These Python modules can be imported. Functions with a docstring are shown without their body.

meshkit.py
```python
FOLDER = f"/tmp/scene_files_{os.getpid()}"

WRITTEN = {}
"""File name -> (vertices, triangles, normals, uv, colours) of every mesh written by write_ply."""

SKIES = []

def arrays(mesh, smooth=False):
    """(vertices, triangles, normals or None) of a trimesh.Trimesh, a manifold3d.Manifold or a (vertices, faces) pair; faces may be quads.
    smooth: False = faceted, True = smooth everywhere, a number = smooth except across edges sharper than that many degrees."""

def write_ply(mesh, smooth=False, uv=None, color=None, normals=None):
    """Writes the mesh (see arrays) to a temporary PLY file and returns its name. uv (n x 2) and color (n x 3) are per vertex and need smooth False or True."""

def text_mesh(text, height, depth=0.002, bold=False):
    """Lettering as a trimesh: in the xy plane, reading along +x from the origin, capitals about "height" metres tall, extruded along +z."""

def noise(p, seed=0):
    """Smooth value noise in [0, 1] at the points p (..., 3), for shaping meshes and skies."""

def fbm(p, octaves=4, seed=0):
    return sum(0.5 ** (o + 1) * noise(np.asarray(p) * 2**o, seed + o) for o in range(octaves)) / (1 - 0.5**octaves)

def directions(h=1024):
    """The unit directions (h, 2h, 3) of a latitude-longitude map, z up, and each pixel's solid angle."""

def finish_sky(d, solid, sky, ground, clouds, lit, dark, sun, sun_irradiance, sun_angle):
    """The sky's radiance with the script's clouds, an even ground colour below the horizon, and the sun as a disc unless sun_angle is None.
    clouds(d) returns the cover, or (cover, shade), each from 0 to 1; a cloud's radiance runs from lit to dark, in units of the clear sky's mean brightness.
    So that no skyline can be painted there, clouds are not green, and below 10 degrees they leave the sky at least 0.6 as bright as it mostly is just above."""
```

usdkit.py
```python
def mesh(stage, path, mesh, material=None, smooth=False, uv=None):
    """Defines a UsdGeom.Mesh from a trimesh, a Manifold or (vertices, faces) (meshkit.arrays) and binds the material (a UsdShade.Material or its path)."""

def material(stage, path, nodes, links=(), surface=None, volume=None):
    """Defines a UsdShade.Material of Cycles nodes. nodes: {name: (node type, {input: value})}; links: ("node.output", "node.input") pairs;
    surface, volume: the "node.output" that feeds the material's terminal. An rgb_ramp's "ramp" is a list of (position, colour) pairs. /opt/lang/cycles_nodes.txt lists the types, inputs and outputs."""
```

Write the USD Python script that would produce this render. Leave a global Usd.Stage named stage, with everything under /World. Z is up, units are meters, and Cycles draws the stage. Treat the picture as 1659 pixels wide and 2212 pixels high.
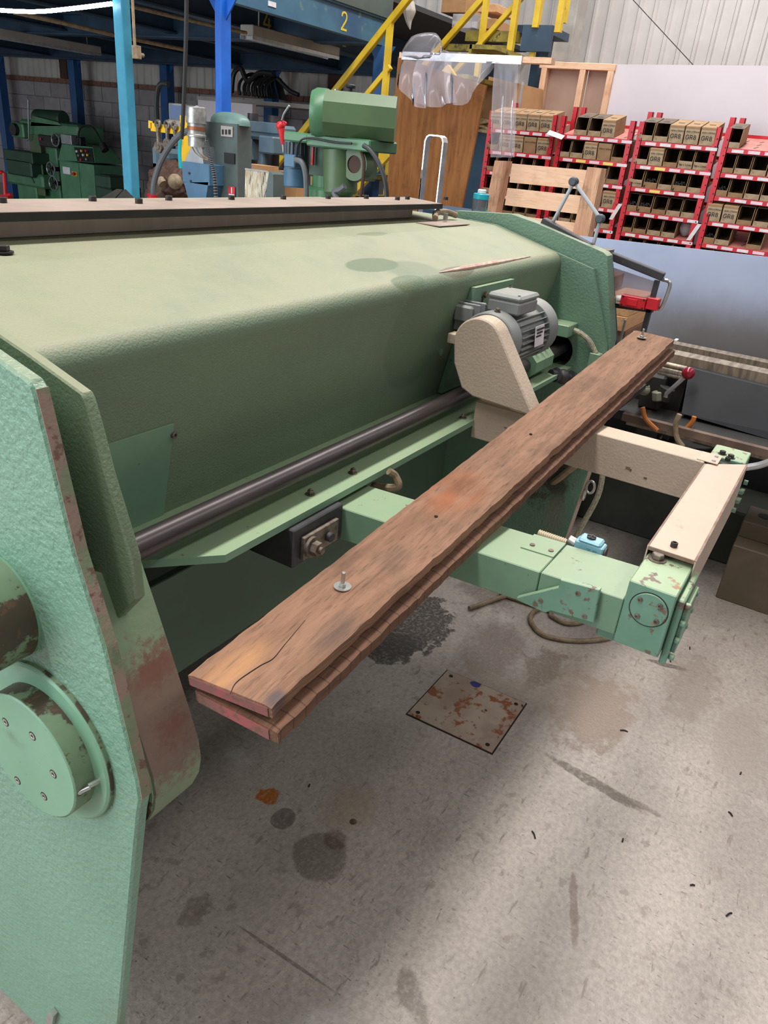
"""A corrugated-walled machine shop: the rear of a green plate shear with its back gauge, two boards lying on it."""
import math, random
import numpy as np, trimesh, manifold3d, shapely
from shapely.geometry import Polygon, Point, LineString
from pxr import Usd, UsdGeom, UsdLux, UsdShade, Gf, Sdf
import usdkit, meshkit

random.seed(7)
RNG = np.random.default_rng(7)
stage = Usd.Stage.CreateInMemory()
UsdGeom.SetStageUpAxis(stage, 'Z'); UsdGeom.SetStageMetersPerUnit(stage, 1.0)
world = UsdGeom.Xform.Define(stage, '/World'); stage.SetDefaultPrim(world.GetPrim())
UsdGeom.Scope.Define(stage, '/World/Looks')

# ------------------------------------------------------------------ camera, sky, lamps, exposure
cam = UsdGeom.Camera.Define(stage, '/World/camera')
ROWS = [[0.533297, -0.841153, 0.089756], [0.334567, 0.307183, 0.8909], [-0.776955, -0.445085, 0.445242]]          # right, up, back
EYE = (0.0, 0.0, 1.62)
cam.AddTransformOp().Set(Gf.Matrix4d(*ROWS[0], 0, *ROWS[1], 0, *ROWS[2], 0, *EYE, 1))
cam.CreateHorizontalApertureAttr(36.0); cam.CreateFocalLengthAttr(36.0 * 1599.10 / 1659)
cam.CreateExposureAttr(0.0)

sky = UsdLux.DomeLight.Define(stage, '/World/daylight'); sky.CreateIntensityAttr(0.09); sky.CreateColorAttr(Gf.Vec3f(0.97, 0.98, 1.0))
def rect(name, loc, target, w, h, power, col):
    """a rectangular daylight opening at loc facing target"""
    L = UsdLux.RectLight.Define(stage, '/World/' + name)
    z = np.array(loc, float) - np.array(target, float); z /= np.linalg.norm(z)
    u = np.cross([0, 1, 0] if abs(z[2]) > .9 else [0, 0, 1], z); u /= np.linalg.norm(u); v = np.cross(z, u)
    L.AddTransformOp().Set(Gf.Matrix4d(*u, 0, *v, 0, *z, 0, *map(float, loc), 1))
    L.CreateWidthAttr(w); L.CreateHeightAttr(h); L.CreateIntensityAttr(power); L.CreateColorAttr(Gf.Vec3f(*col))
# translucent rooflight strips run along the hall; the big roller door stands open behind the camera
rect('rooflight', (3.0, 1.7, 6.5), (3.0, 1.7, 0), 14, .8, 24.0, (1.0, .97, .94))
rect('rooflight_001', (3.0, -3.2, 6.5), (3.0, -3.2, 0), 14, .8, 7.0, (1.0, .97, .95))
rect('doorway', (-5.0, 6.4, 2.6), (0, 6.4, 1.9), 7.6, 4.8, 5.2, (.84, .94, 1.0))

# ------------------------------------------------------------------ helpers
def lin(*c):
    c = np.array(c, float) / 255
    return tuple(np.where(c <= .04045, c / 12.92, ((c + .055) / 1.055) ** 2.4))
USED, LOC = {}, {}
def uniq(parent, name):
    k = f'{parent}/{name}'; n = USED.get(k, 0); USED[k] = n + 1
    return k if n == 0 else f'{k}_{n:03d}'
def meta(p, label=None, cat=None, group=None, kind=None):
    for k, v in (('label', label), ('category', cat), ('group', group), ('kind', kind)):
        if v: p.SetCustomDataByKey(k, v)
    return p
def thing(name, label, cat, loc=(0, 0, 0), group=None, kind=None, rotz=None, roty=None):
    path = uniq('/World', name); x = UsdGeom.Xform.Define(stage, path); x.AddTranslateOp().Set(Gf.Vec3d(*map(float, loc)))
    if rotz is not None: x.AddRotateZOp().Set(rotz); loc = (0, 0, 0)
    if roty is not None: x.AddRotateYOp().Set(float(roty))
    LOC[path] = np.array(loc, float)
    meta(x.GetPrim(), label, cat, group, kind); return path
def part(parent, name, mesh, mat, smooth=35, label=None, kind=None):
    if isinstance(mesh, list): mesh = join(mesh)
    top = '/'.join(parent.split('/')[:3]); path = uniq(parent, name)
    v, f = (mesh if isinstance(mesh, tuple) else meshkit.arrays(mesh)[:2])
    m = usdkit.mesh(stage, path, trimesh.Trimesh(np.asarray(v) - LOC.get(top, 0), np.asarray(f), process=False), MAT[mat], smooth)
    meta(m.GetPrim(), label, None, None, kind); return path
def solo(name, mesh, mat, label=None, cat=None, group=None, kind=None, smooth=35):
    """a thing that is one mesh, its origin at its own base"""
    if isinstance(mesh, list): mesh = join(mesh)
    v, f = meshkit.arrays(mesh)[:2]; path = uniq('/World', name)
    b = np.array([(v[:, 0].min() + v[:, 0].max()) / 2, (v[:, 1].min() + v[:, 1].max()) / 2, v[:, 2].min()])
    m = usdkit.mesh(stage, path, trimesh.Trimesh(v - b, f, process=False), MAT[mat], smooth)
    m.AddTranslateOp().Set(Gf.Vec3d(*map(float, b))); LOC[path] = b
    meta(m.GetPrim(), label, cat, group, kind); return path
def copy_of(path, loc, label, roty=0, group=None):
    src = stage.GetPrimAtPath(path); name = path.split('/')[-1]
    p = uniq('/World', name); x = UsdGeom.Xform.Define(stage, p)
    x.GetPrim().GetReferences().AddInternalReference(Sdf.Path(path)); x.GetPrim().SetInstanceable(True)
    x.ClearXformOpOrder(); x.AddTranslateOp().Set(Gf.Vec3d(*map(float, loc))); x.AddRotateYOp().Set(float(roty))
    meta(x.GetPrim(), label, src.GetCustomDataByKey('category'), group or src.GetCustomDataByKey('group')); return p

def join(ms): return trimesh.util.concatenate(ms)
def box(x0, x1, y0, y1, z0, z1, c=0.0):
    x0, x1 = sorted((x0, x1)); y0, y1 = sorted((y0, y1)); z0, z1 = sorted((z0, z1))
    if c <= 0:
        m = trimesh.creation.box([x1 - x0, y1 - y0, z1 - z0]); m.apply_translation([(x0 + x1) / 2, (y0 + y1) / 2, (z0 + z1) / 2]); return m
    p = []
    for x, sx in ((x0, 1), (x1, -1)):
        for y, sy in ((y0, 1), (y1, -1)):
            for z, sz in ((z0, 1), (z1, -1)):
                p += [(x + sx * c, y + sy * c, z), (x + sx * c, y, z + sz * c), (x, y + sy * c, z + sz * c)]
    return trimesh.convex.convex_hull(np.array(p))
def hexa(bottom, top):
    """closed six-faced solid from four bottom and four top corners (same winding)"""
    return trimesh.convex.convex_hull(np.array(list(bottom) + list(top), float))
PERM = {'x': ([2, 0, 1]), 'y': ([0, 2, 1]), 'z': [0, 1, 2]}
def prism(poly, axis, a, b, holes=()):
    """polygon extruded along an axis; 2-D coordinates are the other two axes in order (x: y,z; y: x,z; z: x,y)"""
    P = poly if isinstance(poly, Polygon) else Polygon(poly, holes)
    m = trimesh.creation.extrude_polygon(P, abs(b - a), engine='earcut'); v = m.vertices.copy(); v[:, 2] += min(a, b)
    w = {'x': np.c_[v[:, 2], v[:, 0], v[:, 1]], 'y': np.c_[v[:, 0], v[:, 2], v[:, 1]], 'z': v}[axis]
    t = trimesh.Trimesh(w, m.faces, process=False)
    if t.volume < 0: t.invert()
    return t
def cprism(poly, axis, a, b, c):
    """prism with a small chamfer round both end faces"""
    P = poly if isinstance(poly, Polygon) else Polygon(poly)
    I = P.buffer(-c, join_style=2)
    if I.is_empty or I.geom_type != 'Polygon' or len(I.exterior.coords) != len(P.exterior.coords) or len(P.interiors): return prism(P, axis, a, b)
    o = np.array(shapely.geometry.polygon.orient(P).exterior.coords)[:-1]; i = np.array(shapely.geometry.polygon.orient(I).exterior.coords)[:-1]
    k = np.argmin(np.hypot(*(i - o[0]).T)); i = np.roll(i, -k, axis=0); n = len(o); a, b = sorted((a, b))
    rings = [(i, a), (o, a + c), (o, b - c), (i, b)]
    V = np.vstack([np.c_[r, np.full(n, h)] for r, h in rings]); F = []
    for k in range(3):
        for j in range(n):
            q = [k * n + j, k * n + (j + 1) % n, (k + 1) * n + (j + 1) % n, (k + 1) * n + j]; F += [[q[0], q[1], q[2]], [q[0], q[2], q[3]]]
    pv, pf = trimesh.creation.triangulate_polygon(Polygon(i), engine='earcut')
    idx = [int(np.argmin(np.hypot(*(i - p).T))) for p in pv]
    for t in pf:
        t = [idx[q] for q in t]
        ar = np.cross(i[t[1]] - i[t[0]], i[t[2]] - i[t[0]])
        if ar < 0: t = t[::-1]
        F.append(t[::-1]); F.append([q + 3 * n for q in t])
    w = {'x': V[:, [2, 0, 1]], 'y': V[:, [0, 2, 1]], 'z': V}[axis]
    t = trimesh.Trimesh(w, F, process=False)
    if t.volume < 0: t.invert()
    return t
def cyl(p0, p1, r, n=24, r2=None, c=0.0):
    """round bar or cone from p0 to p1, ends chamfered by c"""
    p0, p1 = np.array(p0, float), np.array(p1, float); d = p1 - p0; L = np.linalg.norm(d); d /= L; r2 = r if r2 is None else r2
    pro = [(0, 0), (r - c, 0), (r, c), (r2, L - c), (r2 - c, L), (0, L)] if c else [(0, 0), (r, 0), (r2, L), (0, L)]
    return lathe(pro, p0, d, n)
def lathe(pro, p0, d, n=24):
    d = np.array(d, float); d /= np.linalg.norm(d); u = np.cross(d, [0, 0, 1] if abs(d[2]) < .9 else [1, 0, 0]); u /= np.linalg.norm(u); v = np.cross(d, u)
    pro = np.array(pro, float); a = np.arange(n) / n * 2 * math.pi; V, F = [], []
    ring = np.cos(a)[:, None] * u + np.sin(a)[:, None] * v
    V = np.vstack([np.array(p0) + d * h + ring * r for r, h in pro])
    for k in range(len(pro) - 1):
        for j in range(n):
            a0, a1, b1, b0 = k * n + j, k * n + (j + 1) % n, (k + 1) * n + (j + 1) % n, (k + 1) * n + j
            F += [[a0, a1, b1], [a0, b1, b0]]
    m = trimesh.Trimesh(V, F, process=True); m.update_faces(m.nondegenerate_faces()); m.remove_unreferenced_vertices()
    if m.volume < 0: m.invert()
    return m
def curve(pts, n=10):
    """Catmull-Rom through the points"""
    P = np.array(pts, float); P = np.vstack([2 * P[0] - P[1], P, 2 * P[-1] - P[-2]]); out = []
    for i in range(1, len(P) - 2):
        for t in np.linspace(0, 1, n, endpoint=False):
            a, b, c, d = P[i - 1], P[i], P[i + 1], P[i + 2]
            out.append(.5 * (2 * b + (c - a) * t + (2 * a - 5 * b + 4 * c - d) * t * t + (3 * b - a - 3 * c + d) * t ** 3))
    return np.array(out + [P[-2]])
def tube(pts, r, n=10, smooth=True, k=8):
    P = curve(pts, k) if smooth and len(pts) > 2 else np.array(pts, float)
    R = np.broadcast_to(r, len(P)) if np.ndim(r) == 0 else np.interp(np.linspace(0, 1, len(P)), np.linspace(0, 1, len(r)), r)
    T = np.gradient(P, axis=0); T /= np.linalg.norm(T, axis=1)[:, None]; u = np.cross(T[0], [.3, .2, .93]); u /= np.linalg.norm(u); V = []
    a = np.arange(n) / n * 2 * math.pi
    for p, t, q in zip(P, T, R):
        u = u - t * (u @ t); u /= np.linalg.norm(u); v = np.cross(t, u); V.append(p + q * (np.cos(a)[:, None] * u + np.sin(a)[:, None] * v))
    V = np.vstack(V + [P[:1], P[-1:]]); F = []; m = len(P)
    for i in range(m - 1):
        for j in range(n):
            a0, a1, b1, b0 = i * n + j, i * n + (j + 1) % n, (i + 1) * n + (j + 1) % n, (i + 1) * n + j; F += [[a0, a1, b1], [a0, b1, b0]]
    for j in range(n): F += [[m * n, (j + 1) % n, j], [m * n + 1, (m - 1) * n + j, (m - 1) * n + (j + 1) % n]]
    t = trimesh.Trimesh(V, F, process=False)
    if t.volume < 0: t.invert()
    return t
def ball(p, r, sub=2):
    m = trimesh.creation.icosphere(sub, r); m.apply_translation(p); return m
def bar(p0, p1, w, h, up=(0, 0, 1), c=0.0):
    """rectangular bar from p0 to p1, w across, h along up"""
    p0, p1 = np.array(p0, float), np.array(p1, float); d = p1 - p0; L = np.linalg.norm(d); d /= L
    s = np.cross(d, up); s /= np.linalg.norm(s); t = np.cross(s, d)
    m = box(0, L, -w / 2, w / 2, -h / 2, h / 2, c); m.apply_transform(np.vstack([np.c_[d, s, t, p0], [0, 0, 0, 1]]))
    if m.volume < 0: m.invert()
    return m
def place(m, o, ex, ey, ez):
    """local x,y,z of the mesh laid along three world directions from o"""
    m = m.copy(); m.apply_transform(np.vstack([np.c_[ex, ey, ez, o], [0, 0, 0, 1]])); return m
def hexbolt(p, d, r, h, stud=0, n=6):
    p, d = np.array(p, float), np.array(d, float)
    ms = [cyl(p, p + d * r * .25, r * 1.5, 20), cyl(p + d * r * .25, p + d * (r * .25 + h), r, n, c=r * .12)]
    if stud: ms.append(cyl(p + d * h, p + d * (h + stud), r * .55, 12, c=r * .1))
    return join(ms)
def capscrew(p, d, r, h):
    p, d = np.array(p, float), np.array(d, float)
    return lathe([(0, 0), (r, 0), (r, h * .9), (r * .9, h), (r * .55, h), (r * .5, h * .45), (0, h * .4)], p, d, 14)
def text(s, h, o, ex, ey, depth=.0006):
    ex, ey = np.array(ex, float), np.array(ey, float)
    return place(meshkit.text_mesh(s, h, depth), o, ex, ey, np.cross(ex, ey))

# ------------------------------------------------------------------ materials
MAT = {}
def mix(N, L, name, fac, a, b, mode='mix'):
    N[name] = ('mix', {'mix_type': mode, **({'fac': fac} if not isinstance(fac, str) else {}), **({'color1': a} if not isinstance(a, str) else {}), **({'color2': b} if not isinstance(b, str) else {})})
    for s, v in (('fac', fac), ('color1', a), ('color2', b)):
        if isinstance(v, str): L.append((v, f'{name}.{s}'))
    return f'{name}.color'
def ramp(N, L, name, src, lo, hi, out=(0, 1)):
    N[name] = ('map_range', {'range_type': 'smoothstep', 'from_min': lo, 'from_max': hi, 'to_min': out[0], 'to_max': out[1], 'clamp': True}); L.append((src, f'{name}.value')); return f'{name}.result'
def noise(N, L, name, vec, scale, detail=4, rough=.55, stretch=None, dist=0.0):
    if stretch:
        N[name + 'm'] = ('mapping', {'scale': stretch}); L.append((vec, name + 'm.vector')); vec = name + 'm.vector'
    N[name] = ('noise_texture', {'scale': scale, 'detail': detail, 'roughness': rough, 'distortion': dist}); L.append((vec, f'{name}.vector')); return f'{name}.fac'
def mult(N, L, name, a, b, op='multiply'):
    N[name] = ('math', {'math_type': op, 'use_clamp': True, **({'value1': a} if not isinstance(a, str) else {}), **({'value2': b} if not isinstance(b, str) else {})})
    for s, v in (('value1', a), ('value2', b)):
        if isinstance(v, str): L.append((v, f'{name}.{s}'))
    return f'{name}.value'
def paint(name, c1, c2=None, rough=.5, ns=3.0, bump=None, dust=None, wear=(), spots=(), metal=0.0, spec=.5, local=False, fine=.0, stretch=None, lo=.35, hi=.65, sns=22, grain=0):
    """c1..c2 mottled; dust = (colour, amount) lying on upward faces; wear = (colour, noise scale, threshold, softness[, stretch]);
    spots = (centre, radius or 3 radii, colour, strength, hardness[, noise]) marks with a place of their own; bump = (scale, distance)"""
    N, L = {'g': ('geometry', {}), 'tc': ('texture_coordinate', {}), 'p': ('principled_bsdf', {'metallic': metal, 'specular_ior_level': spec, 'roughness': rough})}, []
    P = 'tc.object' if local else 'g.position'
    col = c1
    if c2 is not None:
        col = mix(N, L, 'c0', ramp(N, L, 'r0', noise(N, L, 'n0', P, ns, 5, .6, stretch), lo, hi), c1, c2)
    if fine:
        col = mix(N, L, 'cf', ramp(N, L, 'rf', noise(N, L, 'nf', P, ns * 45, 2, .6), .3, .7, (0, fine)), col if isinstance(col, str) else c1, tuple(.35 * x for x in c1))
    if dust:
        N['sx'] = ('separate_xyz', {}); L.append(('g.normal', 'sx.vector'))
        up = ramp(N, L, 'up', 'sx.z', .35, .95)
        dn = ramp(N, L, 'dn', noise(N, L, 'dno', P, 6, 6, .65), .25, .6, (.55, 1))
        col = mix(N, L, 'cd', mult(N, L, 'dm', mult(N, L, 'dm0', up, dn), dust[1]), col, dust[0])
    for i, w in enumerate(wear):
        f = ramp(N, L, f'wr{i}', noise(N, L, f'wn{i}', P, w[1], 6, .65, w[4] if len(w) > 4 else None), w[2], w[2] + w[3])
        col = mix(N, L, f'wc{i}', f, col, w[0])
    if spots:
        sn = noise(N, L, 'sn', P, sns, 6, .7)
        gr = ramp(N, L, 'gr', noise(N, L, 'gn', P, grain, 4, .7), .34, .56, (.55, 1)) if grain else None
        for i, s in enumerate(spots):
            r = s[1] if np.ndim(s[1]) else (s[1],) * 3
            N[f'sm{i}'] = ('mapping', {'mapping_type': 'texture', 'location': s[0], 'scale': r, 'rotation': (0, 0, s[6] if len(s) > 6 else 0)}); L.append((P, f'sm{i}.vector'))
            N[f'sg{i}'] = ('gradient_texture', {'gradient_type': 'spherical'}); L.append((f'sm{i}.vector', f'sg{i}.vector'))
            am = s[5] if len(s) > 5 else .5
            N[f'sa{i}'] = ('math', {'math_type': 'multiply_add', 'value2': am, 'value3': -am * .5}); L.append((sn, f'sa{i}.value1'))
            N[f'sb{i}'] = ('math', {'math_type': 'add'}); L += [(f'sg{i}.fac', f'sb{i}.value1'), (f'sa{i}.value', f'sb{i}.value2')]
            gate = mult(N, L, f'sd{i}', ramp(N, L, f'se{i}', f'sg{i}.fac', 0, .08), ramp(N, L, f'sr{i}', f'sb{i}.value', .12, .12 + s[4], (0, s[3])))
            if gr: gate = mult(N, L, f'sq{i}', gate, gr)
            col = mix(N, L, f'sc{i}', gate, col, s[2])
    if isinstance(col, str): L.append((col, 'p.base_color'))
    else: N['p'][1]['base_color'] = col
    if bump:
        h = noise(N, L, 'bn', P, bump[0], 3, .5)
        N['b'] = ('bump', {'strength': 1.0, 'distance': bump[1]}); L += [(h, 'b.height'), ('b.normal', 'p.normal')]
    MAT[name] = usdkit.material(stage, f'/World/Looks/{name}', N, L, 'p.BSDF'); return MAT[name]

DUST = lin(164, 158, 130); RUST = lin(96, 62, 46); BARE = lin(104, 84, 72)
GREEN, GREEN2 = lin(118, 152, 124), lin(108, 142, 116)
# the machine's paint: coarse hammered skin on the frame, smooth on the gauge
paint('green_frame', lin(120, 160, 138), lin(112, 152, 130), .36, 2.5, (120, .0034), (DUST, .5), spots=[
    ((.44, .60, .28), (.3, .10, .25), lin(120, 128, 104), .5, .9, .9)])
paint('green_far', lin(106, 138, 116), lin(98, 128, 108), .42, 2.5, (150, .0018), (DUST, .4), spots=[((2.08, .62, .80), (.05, .10, .22), lin(52, 44, 32), .9, .5, 1.6), ((2.08, .58, .62), (.05, .05, .1), lin(120, 120, 104), .7, .5, 1.4)])
paint('edge_worn', lin(146, 124, 112), lin(118, 132, 104), .65, 26, (160, .0008), lo=.40, hi=.62, wear=[(lin(112, 86, 74), 60, .56, .08), (lin(104, 122, 92), 11, .60, .05)])
paint('green_beam', lin(112, 130, 106), lin(105, 122, 99), .55, 2.5, (330, .0010), (DUST, .62), spots=[
    ((1.24, 0.7894, 1.41), (.10, .035, .06), lin(92, 108, 78), .85, .12, .15), ((1.255, 0.7112, 1.41), (.08, .03, .05), lin(92, 108, 78), .85, .12, .15), ((1.466, 0.7193, 1.41), (.10, .022, .05), lin(100, 98, 76), .85, .12, .15),
    ((1.44, 0.9233, 1.44), (.07, .02, .05), lin(112, 120, 90), .8, .15, .15), ((1.327, 0.75, 1.293), (.16, .1, .16), lin(88, 108, 84), .5, .1, .1)])
paint('green_edge', lin(114, 132, 104), lin(106, 124, 98), .6, 5, (260, .0012), (DUST, .5), wear=[(lin(126, 104, 90), 14, .70, .06)])
paint('green_smooth', lin(114, 148, 122), lin(106, 138, 114), .42, 6, (60, .0003), (lin(168, 174, 132), .42), wear=[(BARE, 60, .665, .03), (lin(92, 80, 70), 14, .70, .03)])
paint('green_block', lin(112, 152, 132), lin(100, 140, 120), .42, 9, (60, .0003), (lin(190, 196, 148), .5), wear=[(lin(110, 92, 80), 42, .575, .04), (lin(150, 112, 80), 20, .63, .05)])
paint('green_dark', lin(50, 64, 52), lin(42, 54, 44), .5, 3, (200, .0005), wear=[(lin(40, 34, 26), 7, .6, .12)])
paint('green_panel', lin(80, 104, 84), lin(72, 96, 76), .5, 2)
paint('green_cover', lin(128, 148, 118), lin(114, 136, 108), .5, 7, (90, .0005), (DUST, .3), spots=[
    ((.47, .535, .985), (.12, .14, .125), lin(124, 100, 88), .95, .35, 1.3), ((.475, .55, 1.04), (.05, .05, .04), lin(120, 66, 56), .6, .6, 1.6), ((.475, .52, .965), (.05, .05, .04), lin(112, 64, 54), .6, .6, 1.6)], sns=75)
paint('green_rim', lin(116, 140, 110), lin(104, 126, 98), .5, 8, (60, .0004), wear=[(lin(74, 62, 50), 16, .50, .05), (lin(96, 70, 52), 50, .58, .05)])
paint('green_hub', lin(128, 172, 144), lin(118, 162, 134), .4, 6, (40, .0002), wear=[(lin(112, 100, 84), 90, .68, .05)], spots=[((.40, .70, .93), (.05, .06, .02), lin(90, 80, 66), .7, .6, 1.3)])
paint('cream', lin(184, 166, 148), lin(174, 156, 140), .5, 4, (190, .0011), (lin(206, 184, 150), .35), wear=[(lin(96, 74, 58), 46, .72, .03)])
paint('cream_worn', lin(190, 170, 154), lin(178, 158, 144), .5, 5, (50, .0003), (lin(196, 174, 148), .4), wear=[(lin(134, 94, 72), 12, .64, .08), (lin(110, 78, 60), 60, .68, .03)])
paint('primer', lin(226, 204, 188), lin(206, 160, 150), .7, 30)
paint('rust_edge', lin(128, 96, 80), lin(150, 130, 116), .7, 30)
paint('steel_plate_dusty', lin(160, 142, 130), lin(142, 124, 112), .6, 7, (80, .0003), wear=[(lin(120, 92, 78), 5, .62, .12)])
paint('rail_grey', lin(196, 180, 172), lin(186, 170, 162), .7, 4, stretch=(8, 8, 1))
paint('shaft', lin(84, 76, 76), lin(70, 64, 64), .34, 8, None, metal=.55, stretch=(1, 12, 12), wear=[(lin(150, 140, 134), 60, .72, .04)])
paint('black_oxide', lin(58, 54, 52), lin(44, 41, 40), .5, 30, metal=.3)
paint('dark_steel', lin(66, 64, 68), lin(52, 48, 50), .5, 12, metal=.4, wear=[(lin(96, 76, 62), 22, .62, .08)])
paint('zinc', lin(196, 196, 192), lin(176, 176, 172), .3, 30, metal=.85)
paint('galv', lin(168, 170, 174), lin(150, 152, 156), .38, 14, metal=.7)
paint('bolt_worn', lin(132, 120, 108), lin(98, 86, 76), .5, 60, metal=.5)
paint('grease', lin(24, 22, 20), lin(36, 32, 28), .6, 20)
paint('black', lin(22, 22, 24), None, .6)
paint('rubber', lin(34, 34, 36), None, .5)
paint('motor_grey', lin(128, 132, 132), lin(116, 120, 120), .45, 8, (120, .0003), (lin(186, 180, 166), .35))
paint('label_white', lin(226, 222, 224), lin(210, 206, 210), .5, 30, local=True)
paint('label_pink', lin(232, 196, 206), lin(220, 206, 216), .5, 30, local=True)
paint('label_yellow', lin(232, 212, 110), None, .5)
paint('ink', lin(42, 44, 48), None, .8)
paint('switch_blue', lin(140, 190, 206), lin(128, 178, 196), .4, 30, (70, .0002))
paint('switch_ink', lin(104, 150, 168), None, .6)
paint('red_plastic', lin(206, 32, 44), lin(186, 26, 38), .4, 20)
paint('white_plastic', lin(226, 224, 220), None, .4)
paint('hose_tan', lin(150, 130, 104), lin(120, 102, 80), .55, 30)
paint('hose_braid', lin(168, 164, 140), lin(128, 124, 104), .5, 140)
paint('conduit_beige', lin(196, 180, 150), None, .5)
paint('cable_grey', lin(92, 94, 98), None, .5)
paint('hose_orange', lin(176, 102, 40), None, .5)
# timber
def wood(name, a, b, dark, along, rough=.75, bump=.0008, grain=1.0, local=False, spots=(), saw=0):
    st = [60 * grain] * 3; st[along] = 2.2
    s2 = [260 * grain] * 3; s2[along] = 9
    N, L = {'g': ('geometry', {}), 'tc': ('texture_coordinate', {}), 'p': ('principled_bsdf', {'roughness': rough, 'specular_ior_level': .25})}, []
    P = 'tc.object' if local else 'g.position'
    n1 = noise(N, L, 'n1', P, 1.0, 5, .6, tuple(st), .4); n2 = noise(N, L, 'n2', P, 1.0, 4, .6, tuple(s2)); n3 = noise(N, L, 'n3', P, 9, 4, .6)
    c = mix(N, L, 'c1', ramp(N, L, 'r1', n1, .3, .7), a, b)
    c = mix(N, L, 'c2', ramp(N, L, 'r2', n2, .5, .78, (0, .75)), c, dark)
    c = mix(N, L, 'c3', ramp(N, L, 'r3', n3, .5, .8, (0, .6)), c, dark)
    if saw:
        N['sw'] = ('wave_texture', {'bands_direction': 'x', 'scale': math.pi / (10 * saw), 'distortion': .6, 'detail': 1}); L.append((P, 'sw.vector')); c = mix(N, L, 'csw', ramp(N, L, 'rsw', 'sw.fac', .965, .998, (0, .6)), c, dark)
    for i, s in enumerate(spots):
        N[f'sm{i}'] = ('mapping', {'mapping_type': 'texture', 'location': s[0], 'scale': s[1]}); L.append((P, f'sm{i}.vector')); N[f'sg{i}'] = ('gradient_texture', {'gradient_type': 'spherical'}); L.append((f'sm{i}.vector', f'sg{i}.vector'))
        c = mix(N, L, f'sc{i}', mult(N, L, f'sx{i}', ramp(N, L, f'sr{i}', f'sg{i}.fac', 0, .7, (0, s[3])), ramp(N, L, f'sq{i}', n1, .25, .6)), c, s[2])
    L.append((c, 'p.base_color'))
    N['b'] = ('bump', {'strength': 1.0, 'distance': bump}); L += [(n2, 'b.height'), ('b.normal', 'p.normal')]
    MAT[name] = usdkit.material(stage, f'/World/Looks/{name}', N, L, 'p.BSDF')
wood('old_board', lin(146, 110, 88), lin(122, 90, 70), lin(76, 58, 48), 0, bump=.0018, spots=[((0.9795, 0.4347, 1.14), (.1, .06, .1), lin(164, 92, 52), .55), ((1.004, 0.4281, 1.15), (.05, .04, .06), lin(96, 66, 48), .7), ((0.4833, 0.3833, 1.09), (.02, .02, .04), lin(80, 74, 78), .8), ((0.6028, 0.3981, 1.1), (.06, .03, .05), lin(92, 74, 66), .7), ((0.4871, 0.4521, 1.09), (.08, .03, .05), lin(190, 140, 96), .6), ((0.7696, 0.4192, 1.12), (.05, .03, .05), lin(92, 74, 62), .7)])
wood('old_board_side', lin(118, 84, 66), lin(98, 70, 54), lin(52, 38, 32), 0, bump=.0014, saw=.021)
wood('pine', lin(236, 200, 170), lin(228, 186, 152), lin(196, 148, 114), 1, grain=.5)
wood('pine_up', lin(236, 198, 168), lin(224, 180, 146), lin(186, 136, 104), 2, grain=.5)
wood('pine_x', lin(214, 170, 128), lin(200, 150, 108), lin(150, 104, 72), 0, grain=.5)
wood('pallet_bearer', lin(222, 178, 146), lin(192, 146, 116), lin(92, 68, 54), 2, grain=.5)
wood('plywood', lin(150, 100, 56), lin(126, 80, 42), lin(96, 58, 30), 2, grain=.35)
paint('ply_edge', lin(206, 160, 120), lin(180, 130, 90), .8, 30)
paint('end_pink', lin(152, 78, 78), lin(124, 84, 80), .85, 40, wear=[(lin(110, 80, 64), 60, .52, .08)])
paint('crack', lin(34, 24, 18), None, .9)
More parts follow.
